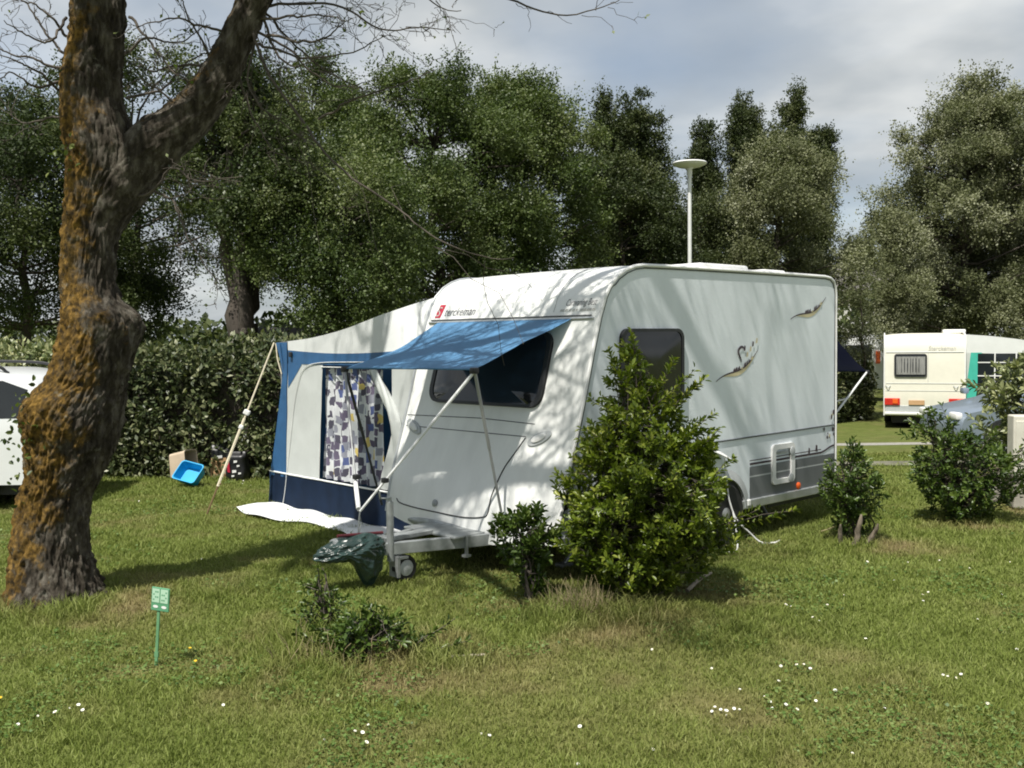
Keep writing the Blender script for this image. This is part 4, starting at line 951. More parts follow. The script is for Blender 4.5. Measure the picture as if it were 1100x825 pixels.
# ================================================================== SHRUBS
def shrub(name, label, base, rows, ry, ntip, per, leaf, lm, nstem=7, cat='shrub', aspect=.46, spread=.07, fill=.35, group=None, seedup=.55, stemr=.014, lobe=.17):
    """rows: (z, centre x offset, half width) outline; tips of shoots sit in the outline, leaves in rosettes round each"""
    root = empty(name, base, label=label, cat=cat, group=group)
    rows = sorted(rows); rz = [r[0] for r in rows]; rc = [r[1] for r in rows]; rh = [r[2] for r in rows]
    zc = np.linspace(rz[0], rz[-1], 80); wgt = np.interp(zc, rz, rh); wgt = wgt*(wgt+.15); zz = rng.choice(zc, ntip, p=wgt/wgt.sum())+rng.normal(size=ntip)*.03
    zz = np.clip(zz, rz[0]+.02, rz[-1])
    a = rng.uniform(0, 2*np.pi, ntip); u = np.where(rng.random(ntip) < fill, rng.random(ntip)**.5*.8, rng.uniform(.78, 1.06, ntip))
    lob = 1+lobe*np.sin(3*a+zz*6)+lobe*.7*np.sin(5*a-zz*9+1)+lobe*.5*np.sin(2*a+zz*17)
    hw = np.interp(zz, rz, rh)*u*lob; cx = np.interp(zz, rz, rc); ryr = ry/max(rh)
    T = np.stack([cx+hw*np.cos(a), hw*ryr*np.sin(a), zz], 1)
    D = unit(np.stack([np.cos(a)*u*.8, np.sin(a)*u*.8, np.full(ntip, seedup)], 1)+rng.normal(size=(ntip, 3))*.35)
    lines = []
    stems = []
    for s in range(nstem):
        aa = rng.uniform(0, 6.28); zt_ = rz[-1]*rng.uniform(.55, .95); r_ = float(np.interp(zt_, rz, rh))*.35
        b0 = np.array([rc[0]+rng.normal()*.07, rng.normal()*.06, -.03]); q = np.array([float(np.interp(zt_, rz, rc))+r_*math.cos(aa), r_*ryr*math.sin(aa), zt_])
        P = wob(b0, q, 9, .10); stems.append(P); lines.append((P, np.linspace(stemr*rng.uniform(.7, 1.3), .004, 9)))
    for i in range(ntip):
        if rng.random() < .6:
            st = stems[rng.integers(nstem)]; w_ = st[np.argmin(np.linalg.norm(st-(T[i]-D[i]*.2), axis=1))]
            P = wob(w_, T[i], 5, .10); lines.append((P, np.linspace(.005, .002, 5)))
    tubes('stems', lines, M['twig'], root, 5)
    k = per; idx = np.repeat(np.arange(ntip), k); s = np.tile(np.linspace(-1, .08, k), ntip)
    az = np.tile(np.arange(k)*2.4, ntip)+np.repeat(rng.uniform(0, 6.28, ntip), k)
    Dn_ = D[idx]; A = unit(np.cross(Dn_, rsph(1)+np.zeros_like(Dn_))); B = np.cross(Dn_, A)
    rad = A*np.cos(az)[:, None]+B*np.sin(az)[:, None]
    sprd = spread*rng.uniform(.9, 1.9, ntip)[idx]
    P = T[idx]+Dn_*(s*sprd)[:, None]+rad*.006
    op = np.clip(.95-.55*(s+1), .25, 1)  # open out lower down the shoot
    Dl = unit(Dn_*(1.0-op[:, None]*.55)+rad*op[:, None]+rng.normal(size=P.shape)*.22)
    Nl = unit(Dn_*op[:, None]-rad*(1-op[:, None])*.6+np.array([0, 0, .35])+rng.normal(size=P.shape)*.22)
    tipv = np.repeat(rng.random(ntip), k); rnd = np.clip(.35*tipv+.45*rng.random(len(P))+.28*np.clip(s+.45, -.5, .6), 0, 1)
    sz = leaf*rng.uniform(.65, 1.2, len(P))
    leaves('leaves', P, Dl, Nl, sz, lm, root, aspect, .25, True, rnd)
    return root
b0 = (1.0, 7.47, 0)
rows = [(.03, -.10, .16), (.10, -.10, .30), (.22, -.04, .48), (.50, .0, .585), (.77, .03, .575), (.99, .03, .53), (1.18, -.01, .46), (1.35, .0, .37), (1.49, -.05, .28), (1.60, -.08, .19), (1.71, -.09, .17), (1.82, -.12, .10), (1.95, -.10, .05), (2.02, -.09, .03)]
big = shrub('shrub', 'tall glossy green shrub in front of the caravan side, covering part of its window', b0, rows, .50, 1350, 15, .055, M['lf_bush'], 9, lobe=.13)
def extra_shoots(root, pts, lm, leaf=.05, per=60, w=.045):
    P, D, Nn = [], [], []
    lines = []
    for a, b_ in pts:
        a, b_ = np.array(a, float), np.array(b_, float); tubes('shoot', [(wob(a, b_, 6, .05), np.linspace(.006, .002, 6))], M['twig'], root, 5); d = unit(b_-a)
        for i in range(per):
            t = rng.uniform(.1, 1.02); r_ = unit(rng.normal(size=3)); r_ -= d*(r_@d)
            P.append(a+(b_-a)*t+r_*.01); D.append(d*.6+r_*.8); Nn.append(d*.6-r_*.3+np.array([0, 0, .5]))
    n = len(P)
    leaves('shoot_leaves', np.array(P), np.array(D), np.array(Nn), leaf*rng.uniform(.7, 1.15, n), lm, root, .46, .25, True)
extra_shoots(big, [((.0, -.1, 1.4), (.33, -.25, 1.73)), ((.1, -.1, 1.1), (.50, -.15, 1.40)), ((.2, -.1, 1.0), (.53, -.2, 1.30)), ((-.1, 0, 1.3), (-.42, -.15, 1.52)), ((-.1, -.1, 1.1), (-.50, -.15, 1.30)), ((-.1, 0, 1.5), (-.28, -.1, 1.86)), ((-.05, 0, 1.5), (-.10, -.05, 2.03)), ((.3, -.1, .75), (.62, -.2, 1.06)), ((.1, -.1, 1.35), (.36, -.2, 1.62)), ((.05, -.1, 1.5), (.20, -.15, 1.80)), ((.0, -.1, 1.3), (.42, -.2, 1.66)), ((-.2, -.1, .9), (-.56, -.15, 1.08)), ((-.2, -.1, 1.0), (-.52, -.1, 1.22)), ((-.3, -.1, .6), (-.66, -.2, .80)), ((-.1, -.1, 1.5), (-.24, -.12, 1.75)), ((.1, -.3, .8), (.15, -.62, 1.05)), ((-.2, -.3, .6), (-.25, -.62, .85)), ((.25, -.3, .5), (.35, -.60, .75)),
                   ((.4, -.1, .50), (.80, -.25, .70)), ((.4, -.05, .4), (.74, .05, .52)), ((.50, .0, .48), (1.18, .12, .62))], M['lf_bush'])
shrub('shrub', 'small upright leafy shrub below the front corner of the caravan, left of the tall shrub', (.08, 7.38, 0), [(.02, .1, .05), (.18, .06, .10), (.32, .0, .18), (.48, -.02, .22), (.62, .0, .20), (.72, .03, .10)], .17, 120, 13, .062, M['lf_bush2'], 5)
shrub('shrub', 'dark low shrub with grey dead stumps beside the back corner of the caravan', (3.25, 9.42, 0), [(.02, 0, .08), (.15, 0, .15), (.35, -.02, .24), (.55, -.03, .27), (.72, -.03, .23), (.85, -.02, .11), (.97, -.02, .05)], .24, 210, 12, .052, M['lf_bush2'], 7)
sh = bpy.context.scene.objects
b970 = shrub('shrub', 'wide branching green shrub in front of the silver car, beside the white pedestal', (4.78, 10.4, 0), [(.03, .0, .18), (.15, 0, .38), (.35, .02, .56), (.50, .03, .58), (.66, -.02, .54), (.80, -.12, .46), (.93, -.26, .32), (1.06, -.36, .18), (1.18, -.38, .07)], .45, 480, 12, .058, M['lf_bush2'], 8)
extra_shoots(b970, [((.3, 0, .5), (.92, -.1, .85)), ((.3, -.1, .5), (.60, -.2, .98)), ((.0, -.1, .6), (.22, -.2, .98)), ((-.1, -.1, .7), (-.36, -.2, 1.24)), ((.2, -.1, .3), (.95, -.2, .55)), ((-.2, 0, .8), (-.66, -.1, 1.08)), ((.0, 0, .6), (.02, -.1, .98)), ((.4, 0, .6), (.95, 0, .82))], M['lf_bush2'], .058, 46)
lowb = shrub('shrub', 'low cut-back shrub sprouting in the long grass, nearest the camera', (-.92, 6.1, 0), [(.0, 0, .25), (.08, 0, .33), (.17, .03, .30), (.26, 0, .17), (.33, -.03, .06)], .20, 120, 11, .05, M['lf_bush2'], 6)
extra_shoots(lowb, [((.2, 0, .02), (.55, .05, .22)), ((.3, 0, .0), (.62, -.05, .10)), ((-.2, 0, 0), (-.45, .1, .12))], M['lf_bush2'], .05, 26)
shrub('shrub', 'thin straggly shrub in the grass below the green tarp on the hitch', (-1.28, 6.55, 0), [(.0, 0, .08), (.12, 0, .17), (.28, -.02, .15), (.42, -.02, .08), (.50, 0, .03)], .14, 55, 8, .045, M['lf_bush2'], 7)
M['stumpw'] = mat('weathered_stump', (.17, .14, .105), .95, var=.5, sc=26, stretch=(1, 1, .3), bump=1.0, bsc=50)
# weeds and dry stalks round the big shrub's foot
def stalks(label, c, r, n, h, m, cat):
    L = []
    for _ in range(n):
        a = rng.uniform(0, 6.28); q = r*rng.random()**.5; p = np.array([c[0]+q*math.cos(a), c[1]+q*math.sin(a)*.6, -.01]); hh = h*rng.uniform(.4, 1); d = rng.normal(size=2)*hh*.35
        L.append((wob(p, p+np.array([d[0], d[1], hh]), 5, .1), np.linspace(.0028, .001, 5)))
    tubes('dry_stalks', L, m, None, 4, label=label, cat=cat, kind='stuff')
M['straw'] = mat('dry_straw', (.33, .27, .15), .9, var=.3, sc=8)
stalks('tuft of dry straw stalks at the foot of the tall shrub', (.47, 7.02), .22, 130, .27, M['straw'], 'dry grass')
stalks('thin dry stalks standing in the low cut-back shrub', (-1.1, 6.1), .40, 60, .22, M['straw'], 'dry grass')
for i, (b_, q, r_) in enumerate((((3.19, 9.20, -.02), (3.23, 9.14, .30), .032), ((3.30, 9.17, -.02), (3.37, 9.10, .22), .028), ((3.08, 9.24, -.02), (3.05, 9.18, .20), .026))):
    P = wob(np.array(b_), np.array(q), 7, .08); MB().tube(P, r_*np.array([1.25, 1.05, .95, .98, .85, .8, .35])*.85, 9).build('dead_stump', M['stumpw'], None, True,
        label=['tallest grey dead stump leaning right in front of the dark low shrub', 'short dead stump right of the tallest one at the dark low shrub', 'short dead stump left of the tallest one at the dark low shrub'][i], cat='stump', group='dead stumps by the low shrub')
P = wob(gp(484, 708)+(0, 0, .012), gp(522, 707)+(0, 0, .02), 8, .04); MB().tube(P, np.linspace(.013, .009, 8), 7).build('stick', M['deadwood'], None, True, label='pale straight stick lying in the grass near the low shrub', cat='stick')
p0 = gp(706, 655)+(0, 0, .02); P = smooth_line([gp(738, 637)+(0, 0, .015), gp(752, 630)+(0, 0, .06), gp(764, 622)+(0, 0, .05)], 10)
MB().tube(P, np.linspace(.018, .010, 10), 7).tube([P[4], P[4]+(.05, -.04, .05)], [.01, .004], 6).build('stick', M['deadwood'], None, True, label='crooked grey dead branch lying right of the tall shrub', cat='stick')
for i, (a_, b_) in enumerate((((766, 573), (782, 570)), ((795, 579), (810, 576)), ((882, 573), (898, 569)))):
    MB().tube(wob(gp(*a_)+(0, 0, .02), gp(*b_)+(0, 0, .03), 6, .05), .006, 6).build('stick', M['straw'], None, True, label=['short pale stick in the grass by the caravan wheel', 'short pale stick in the grass right of the cable end', 'short pale stick in the grass left of the dark low shrub'][i], cat='stick')

# ================================================================== HEDGES
def hedge(label, P0, P1, h, dep, dens, leaf, lm, parentname='hedge', taper=.12, z0=None, aspect=.45):
    P0, P1 = np.array(P0, float), np.array(P1, float); L = np.linalg.norm(P1-P0); d = (P1-P0)/L; nn = np.array([d[1], -d[0]])
    zb = gz(*P0); root = empty(parentname, (P0[0], P0[1], zb), label=label, cat='hedge')
    n = int(dens*1.15*(L*h*2+L*dep+h*dep*2)); f = rng.random(n)
    wt = np.array([L*h*1.25, L*h*.5, L*dep, h*dep, h*dep]); face = rng.choice(5, n, p=wt/wt.sum())
    u, v = rng.random(n), rng.random(n)
    X = np.where(face < 3, u*L, np.where(face == 3, 0, L)); Yd = np.select([face == 0, face == 1, face == 2], [np.full(n, dep/2), np.full(n, -dep/2), (v-.5)*dep], (u-.5)*dep); Z = np.where(face == 2, h, v*h)
    # bulging surface
    hol = fbm(X*2.6+face*9, Z*2.9+Yd, 63); rnd_ = .16*(fbm(X*1.3+face*9, Z*1.6, 61)-.5)*2+.06*rng.normal(size=n)-.30*sst(.56, .72, hol)
    inn = rng.exponential(.08, n)
    No = np.select([(face == 0)[:, None], (face == 1)[:, None], (face == 2)[:, None], (face == 3)[:, None]], [np.array([0, 1, 0.]), np.array([0, -1, 0.]), np.array([0, 0, 1.]), np.array([-1, 0, 0.])], np.array([1, 0, 0.]))
    Q = np.stack([X, Yd, Z], 1)+No*(rnd_-inn)[:, None]
    # round the top shoulders
    sh_ = np.clip((Q[:, 2]-(h-.35))/.35, 0, 1); Q[:, 1] *= 1-.22*sh_**2; Q[:, 2] += (.06*(fbm(Q[:, 0]*1.1, Q[:, 1], 71)-.5)*2+.07*(fbm(Q[:, 0]*4.5, Q[:, 1]*3, 72)-.5)*2)*sh_-.10*sh_*np.abs(Q[:, 1])/dep
    Q[:, 2] = np.abs(Q[:, 2])+.04
    toW = lambda A: np.stack([A[:, 0]*d[0]+A[:, 1]*nn[0], A[:, 0]*d[1]+A[:, 1]*nn[1], A[:, 2]], 1)
    Nw = toW(No); D = unit(Nw*.45+rng.normal(size=(n, 3))*.6+np.array([0, 0, .15])); Nl = unit(Nw*.7+np.array([0, 0, .55])+rng.normal(size=(n, 3))*.45)
    leaves('leaves', toW(Q), D, Nl, leaf*rng.uniform(.6, 1.25, n), lm, root, aspect, .2, False)
    # woody stems inside
    lines = []
    for _ in range(int(L*14)):
        x = rng.random()*L; b_ = np.array([[x, rng.normal()*dep*.12, -.02]]); t_ = np.array([[x+rng.normal()*.25, rng.normal()*dep*.25, h*rng.uniform(.5, .95)]]); lines.append((wob(toW(b_)[0], toW(t_)[0], 5, .15), np.linspace(.016, .005, 5)))
    tubes('stems', lines, M['bark'], root, 5)
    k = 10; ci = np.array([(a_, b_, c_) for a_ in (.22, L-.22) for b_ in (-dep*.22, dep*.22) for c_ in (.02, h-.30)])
    mesh('light_block_core', toW(ci), [(0, 1, 3, 2), (4, 5, 7, 6), (0, 1, 5, 4), (2, 3, 7, 6), (0, 2, 6, 4), (1, 3, 7, 5)], M['bark'], root)  # plain dark box added inside the leaves to block light
    return root
hedge('dense clipped hedge of shiny leaves standing behind the turquoise tub', (-6.0, 14.85), (-2.2, 14.55), 1.88, 1.0, 900, .105, M['lf_hedge'])
hedge('pale clipped hedge standing behind the white car', (-11.5, 14.8), (-6.15, 15.1), 1.92, 1.0, 620, .105, M['lf_varieg'])
hedge('dark clipped hedge behind the navy canopy, left of the cream caravan', (6.0, 27.5), (11.0, 31.5), 1.75, 1.2, 420, .14, M['lf_hedge'])
vb = shrub('shrub', 'rounded shrub of pale variegated leaves beside the silver car', (6.85, 12.6, 0), [(.05, 0, .35), (.4, 0, .62), (.9, 0, .80), (1.3, 0, .80), (1.6, .02, .58), (1.78, .05, .25)], .7, 520, 11, .10, M['lf_varieg'], 8, aspect=.42, spread=.12)

# ================================================================== BACKGROUND TREES
def bgtree(name, label, px, Y, top, base_py, hwpx, shape, ncl, nspray, per, leaf, lm, up=.5, cr=.55, trunk=.16, low=None, wind=.25, fork=None, gap=0.0, seed=0, lean=0.0, trunk_to=.7):
    global rng
    rng = np.random.default_rng(1000+seed)
    leaf *= .60; nspray = int(nspray*2.5); ncl = int(ncl*1.25)
    X = at(px, 300, Y)[0]; zb = float(gz(X, Y)); H = at(px, top, Y)[2]-zb; hw = hwpx/CAM_F*Y
    z0 = (at(px, base_py, Y)[2]-zb) if base_py else .2
    z0 = max(z0, .1)
    root = empty(name, (X, Y, zb), label=label, cat='tree')
    sh = {'round': lambda t: np.sqrt(np.clip(1-(2*t-1)**2, 0, 1))**.75, 'dome': lambda t: np.clip(1-t**2.2, 0, 1)**.62*(.78+.22*np.clip(t*3, 0, 1)), 'col': lambda t: (np.clip(1-t**1.7, 0, 1)**.85)*(.7+.3*np.clip(t*3, 0, 1)), 'cone': lambda t: np.clip(1-t, 0, 1)**.8*(.55+.45*np.clip(t*4, 0, 1))}[shape]
    # clump centres near the shell; poplars carry theirs on several steep leaders
    if shape == 'col':
        nl = 5; lx_ = rng.uniform(-.75, .75, nl); ly_ = rng.uniform(-.7, .7, nl); lh = rng.uniform(.87, 1.0, nl); lh[0] = 1.0; lx_[0] *= .4
        ncl *= 2; li = rng.integers(nl, size=ncl); t = rng.random(ncl)**.78; a = rng.uniform(0, 6.283, ncl)
        rr_ = hw*.58*np.clip(1-t, .03, 1)**.5*rng.random(ncl)**.5; q = .45+.55*np.clip(1.3-t, 0, 1)
        Cc = np.stack([lx_[li]*hw*(.55+.35*t)+rr_*np.cos(a), ly_[li]*hw*.8+rr_*np.sin(a), z0+(H*lh[li]-z0)*t*.97], 1)
    else:
        t = rng.random(ncl)**.85; a = rng.uniform(0, 6.283, ncl); rr_ = (.35+.65*rng.random(ncl)**.6)
        rad = sh(t)*hw*rr_*(1+.26*np.sin(3*a+seed)+.20*np.sin(5*a+t*9+seed*2))
        Cc = np.stack([rad*np.cos(a)+lean*t*H, rad*np.sin(a)*.9, z0+(H-z0)*t*.95], 1)
        # ragged leaders and side sprays that break the outline
        ne = max(8, ncl//4); te = rng.uniform(.30, 1.0, ne); ae = rng.uniform(0, 6.283, ne); re_ = sh(te)*hw*rng.uniform(.95, 1.16, ne)
        Cc[:ne] = np.stack([re_*np.cos(ae), re_*np.sin(ae)*.9, z0+(H-z0)*te*rng.uniform(.95, 1.05, ne)], 1); t[:ne] = te
    keep = rng.random(ncl) > gap; Cc, t = Cc[keep], t[keep]; ncl = len(Cc)
    # skeleton
    lines = []
    forks = fork or [(0, 0, 1.0)]
    tops = []
    for fx_, fy_, s_ in forks:
        P = wob(np.array([0, 0, -.1]), np.array([fx_*hw+lean*H*.5, fy_*hw, z0+(H-z0)*trunk_to*s_]), 12, .05)
        if fork:
            zf = z0*.55; P = wob(np.array([0, 0, zf]), np.array([fx_*hw, fy_*hw, z0+(H-z0)*trunk_to*s_]), 12, .08)
        tops.append(P); lines.append((P, np.linspace(trunk*(1 if not fork else .72), trunk*.25, 12)))
    if fork: lines.append((np.array([[.12, 0, -.1], [.06, 0, z0*.2], [-.05, 0, z0*.4], [0, 0, z0*.62]]), np.array([trunk*1.35, trunk*1.1, trunk*1.0, trunk*.95])))
    lines[0][1][:2] *= 1.25
    for c in Cc:
        P = tops[rng.integers(len(tops))]; k = np.argmin(np.abs(P[:, 2]-(c[2]-.35*np.hypot(c[0]-P[:, 0], c[1]-P[:, 1]))+.0)+.15*np.hypot(P[:, 0]-c[0], P[:, 1]-c[1]))
        lines.append((wob(P[k], c, 7, .10), np.linspace(trunk*.22, .010, 7)))
    tubes('trunk', lines, M['bark'], root, 7)
    # sprays of leaves
    n = nspray; sc = cr*((.75+.4*rng.random(ncl))*(1.0-.25*t) if shape == 'col' else (.45+.95*rng.random(ncl)**1.3))
    if shape != 'col': sc[:min(ncl, max(8, ncl//5))] *= .62
    pw = sc**(1.0 if shape == 'col' else 1.7); ci = rng.choice(ncl, n, p=pw/pw.sum())
    outw = unit(Cc*np.array([1, 1, .25])-np.array([0, 0, z0+(H-z0)*.08]))
    d = unit(rng.normal(size=(n, 3))*.75+outw[ci]*.55+np.array([wind, 0, up]))
    st = Cc[ci]+rng.normal(size=(n, 3))*sc[ci][:, None]*np.array([.42, .42, .38]); ln = sc[ci]*rng.uniform(.6, 1.3, n)
    k = per; s = rng.random((n, k)); s = s**.8
    P = st[:, None]+d[:, None]*(ln[:, None]*s)[:, :, None]+rng.normal(size=(n, k, 3))*(.10*cr)
    P[:, :, 2] -= (.10*ln[:, None]*s**2)
    # nothing pokes out of the outline much
    P = P.reshape(-1, 3); D = unit(np.repeat(d, k, 0)*.7+rng.normal(size=P.shape)*.75+np.array([wind*.6, 0, -.15])); Nl = unit(rng.normal(size=P.shape)*.8+np.array([0, -.15, .7])+np.repeat(outw[ci], k, 0)*.3)
    ok = P[:, 2] > .1; P, D, Nl = P[ok], D[ok], Nl[ok]; m = len(P)
    cv = rng.random(ncl); rn = np.clip(.62*np.repeat(cv[ci], k)[ok]+.40*rng.random(m)**1.3, 0, 1)
    leaves('crown', P, D, Nl, leaf*rng.uniform(.5, 1.35, m), lm, root, .62, .15, False, rn)
    return root
bgtree('broadleaf_tree', 'dark shaded tree behind the white car at the far left', 20, 24, 88, 362, 115, 'dome', 46, 1900, 20, .13, M['lf_ash'], .4, .75, .18, seed=1)
bgtree('broadleaf_tree', 'dark tree whose crown shows behind the lichen covered trunk', 150, 27, 62, 362, 105, 'round', 44, 1800, 20, .13, M['lf_ash'], .4, .75, .18, seed=2)
bgtree('broadleaf_tree', 'dark tree with a bare black forked trunk above the clipped hedge', 264, 21, 72, 262, 95, 'dome', 42, 1800, 19, .11, M['lf_ash'], .4, .55, .26, fork=[(-.36, 0, .9), (.40, .1, .8), (.05, -.1, 1.0)], seed=3, gap=.06)
bgtree('broadleaf_tree', 'yellowish green tree rising between the dark tree and the big maple', 345, 29, 70, 300, 85, 'dome', 40, 1600, 20, .12, M['lf_mid'], .8, .6, .16, seed=4)
bgtree('broadleaf_tree', 'low bright green tree with branches down to the hedge behind the awning', 366, 20.5, 172, 368, 84, 'round', 44, 2100, 20, .10, M['lf_mid'], .35, .5, .12, seed=5)
bgtree('maple_tree', 'broad leafy green tree rising straight behind the caravan roof front', 465, 25, 78, 345, 125, 'dome', 74, 3400, 22, .115, M['lf_mid'], .8, .58, .2, seed=6)
bgtree('maple_tree', 'broad silvery green tree standing left of the dark poplars', 562, 27, 80, 345, 92, 'dome', 62, 2800, 22, .12, M['lf_mid'], .9, .58, .2, seed=7, wind=.4)
for i, (px, top, hw, lb) in enumerate(((655, 97, 24, 'left one of two dark poplars left of the lamp post'), (696, 94, 30, 'right one of two dark poplars, just left of the lamp post'))):
    bgtree('poplar_tree', lb, px, 32+i*.7, top, 345, hw, 'col', 40, 1800, 18, .13, M['lf_pop'], 2.0, .46, .18, seed=8+i, trunk_to=.80, wind=.05)
bgtree('broadleaf_tree', 'dark mixed tree filling in below the two poplars left of the lamp post', 668, 29, 170, 345, 66, 'dome', 44, 2000, 20, .12, M['lf_pop'], 1.2, .5, .16, seed=10)
for i, (px, top, hw, lb) in enumerate(((763, 118, 19, 'slim dark poplar just right of the lamp post, leftmost of four'), (799, 93, 28, 'tallest dark poplar second from the left of four right of the lamp post'), (848, 94, 26, 'tall dark poplar third from the left of four right of the lamp post'), (876, 118, 18, 'shorter dark poplar rightmost of four right of the lamp post'))):
    bgtree('poplar_tree', lb, px, 36+.6*i, top, 345, hw, 'col', 38, 1500, 18, .13, M['lf_pop'], 2.2, .46, .16, seed=11+i, trunk_to=.80, wind=.05)
bgtree('white_poplar_tree', 'pale grey-green leafy tree in front of the four dark poplars', 835, 30, 158, 345, 74, 'dome', 56, 2500, 21, .115, M['lf_pale'], .8, .55, .17, seed=20, wind=.5)
bgtree('broadleaf_tree', 'dark tree behind the lamp post pole', 752, 33, 215, 345, 56, 'dome', 32, 1300, 20, .12, M['lf_pop'], 1.0, .55, .15, seed=21)
bgtree('young_tree', 'thin open young tree in front of the white house', 922, 31, 245, 385, 34, 'dome', 26, 420, 17, .11, M['lf_pale'], .9, .45, .06, seed=22, gap=.1, wind=.4)
bgtree('white_poplar_tree', 'tall grey-green tree behind the cream caravan at the far right', 1036, 38, 100, 372, 104, 'dome', 130, 5600, 22, .145, M['lf_pale'], .9, .7, .24, seed=23, wind=.5, lean=.01)
bgtree('white_poplar_tree', 'grey-green tree cut by the right edge of the photo', 1118, 40, 88, 372, 88, 'dome', 84, 3400, 22, .15, M['lf_pale'], .9, .7, .24, seed=24, wind=.5)
bgtree('broadleaf_tree', 'small grey-green tree low down left of the tall right hand tree', 962, 35, 232, 365, 30, 'dome', 26, 700, 20, .125, M['lf_pale'], .9, .45, .10, seed=25, wind=.4)
rng = np.random.default_rng(99)
def understorey():
    n = 34000; x = rng.uniform(-34, 40, n); y = np.where(x < -3.5, 31, 44)+np.where(x < -3.5, 4, 8)*rng.random(n)+2*np.sin(x*.3); hmax = np.where(x < -3.5, 2.2, 3.4)+1.3*fbm(x*.22, y*.1, 81)*2
    z = gz(x, y)+hmax*rng.random(n)**.7
    P = np.stack([x, y, z], 1)
    leaves('distant_undergrowth', P, rsph(n), rsph(n)+np.array([0, -.3, .8]), rng.uniform(.18, .38, n), M['lf_ash'], None, .7, kind='stuff', label='dark far-off undergrowth below the background trees', cat='undergrowth')
understorey()

# ================================================================== SMALL THINGS BY THE HEDGE
def tray(name, label, cat, p, w, d, h, wall, m, rot, inner=None):
    V = []
    for (sx_, z) in ((.86, 0), (1, h), (1.04, h), (1.04, h-.02), (.89, -.005)):
        pass
    b = MB()
    def ring(sw, sd, z): return [(u*sw, v*sd, z) for u, v in rrect(-w/2, w/2, -d/2, d/2, .045)]
    o1 = ring(.84, .84, 0); o2 = ring(1, 1, h); o3 = ring(1.05, 1.06, h+.004); o4 = ring(1.05, 1.06, h+.012); i1 = ring(.97, .965, h+.012); i2 = ring(.81, .80, wall)
    rings = [o1, o2, o3, o4, i1, i2]; k = len(o1); V = sum(rings, [])
    Fc = [(r_*k+i, r_*k+(i+1) % k, (r_+1)*k+(i+1) % k, (r_+1)*k+i) for r_ in range(5) for i in range(k)]+[tuple(range(k))[::-1], tuple(5*k+i for i in range(k))]
    b.add(V, Fc); o = b.build(name, m, None, True, label=label, cat=cat); o.location = p; o.rotation_euler = rot; return o
p = gp(208, 521); tray('tub', 'turquoise plastic tub tipped up and leaning on the cream litter tray', 'tub', (float(p[0]), float(p[1])-.05, .115), .36, .29, .13, .01, M['tub'], (R(48), R(10), R(-22)))
p = gp(192, 519); TR = tray('tray', 'cream plastic tray standing on edge behind the turquoise tub', 'tray', (float(p[0])-.10, float(p[1])+.16, .215), .42, .27, .27, .012, M['cream'], (0, 0, 0))
TR.rotation_euler = Matrix(((-.08, .50, .86), (.10, .86, -.50), (.99, .05, .08))).normalized().to_euler()
def sack(label, p, w, d, h, mats, rz, kraft):
    b = MB()
    def P(u, v):
        a = u*2*math.pi; c_, s_ = math.cos(a), math.sin(a); q = abs(c_)**.55*(1 if c_ > 0 else -1), abs(s_)**.55*(1 if s_ > 0 else -1)
        pin = 1-.85*sst(.82, 1.0, v)-.10*sst(.12, 0, v); bul = 1+.05*math.sin(v*7)+.05*mnoise.noise(Vector((c_*2, s_*2, v*4)))
        return (q[0]*w/2*bul*(1-.10*sst(.8, 1, v)), q[1]*d/2*bul*float(pin), v*h)
    nu, nv = 40, 22; V, Fc = quadgrid(P, nu, nv); V.append((0, 0, 0)); V.append((0, 0, h))
    mi = []
    for j in range(nv-1):
        for i in range(nu-1): mi.append(1 if (kraft and j < nv*.55 and .5 < i/nu < .83) else 0)
    root = empty('charcoal_sack', p, rz, label=label, cat='sack')
    mesh('bag', V, Fc, mats, root, True, mi)
    fs_ = lambda u, v: (u, -d/2*1.07-.004, v)
    pol = MB()
    pol.add([fs_(x, z) for x, z in ((-.10, h*.60), (-.01, h*.62), (-.01, h*.70), (-.10, h*.68))] if kraft else [fs_(x, z) for x, z in ((-.10, h*.30), (-.06, h*.28), (-.075, h*.68), (-.115, h*.66))], [(0, 1, 2, 3)], 0 if kraft else 1)
    if not kraft:
        for x, z, s in ((.0, .22, .03), (.06, .40, .02), (.02, .52, .025), (.08, .18, .02), (-.02, .10, .02)): pol.add([fs_(x-s, h*z*1.2), fs_(x+s, h*z*1.2+.01), fs_(x+s, h*z*1.2+s*1.5), fs_(x-s, h*z*1.2+s*1.4)], [(0, 1, 2, 3)], 0)
    mesh('print', pol.V, pol.F, [M['trimw'], M['red']], root, mi=pol.M)
p = gp(238, 514); sack('black and brown paper charcoal sack leaning on the hedge, left of its black neighbour', (float(p[0]), float(p[1])+.08, 0), .34, .20, .48, [M['blackbag'], M['kraft']], R(18), True)
p = gp(256, 515); sack('black printed sack with a red mark standing on the grass by the hedge', (float(p[0]), float(p[1])-.02, 0), .30, .22, .40, [M['blackbag'], M['kraft']], R(-8), False)

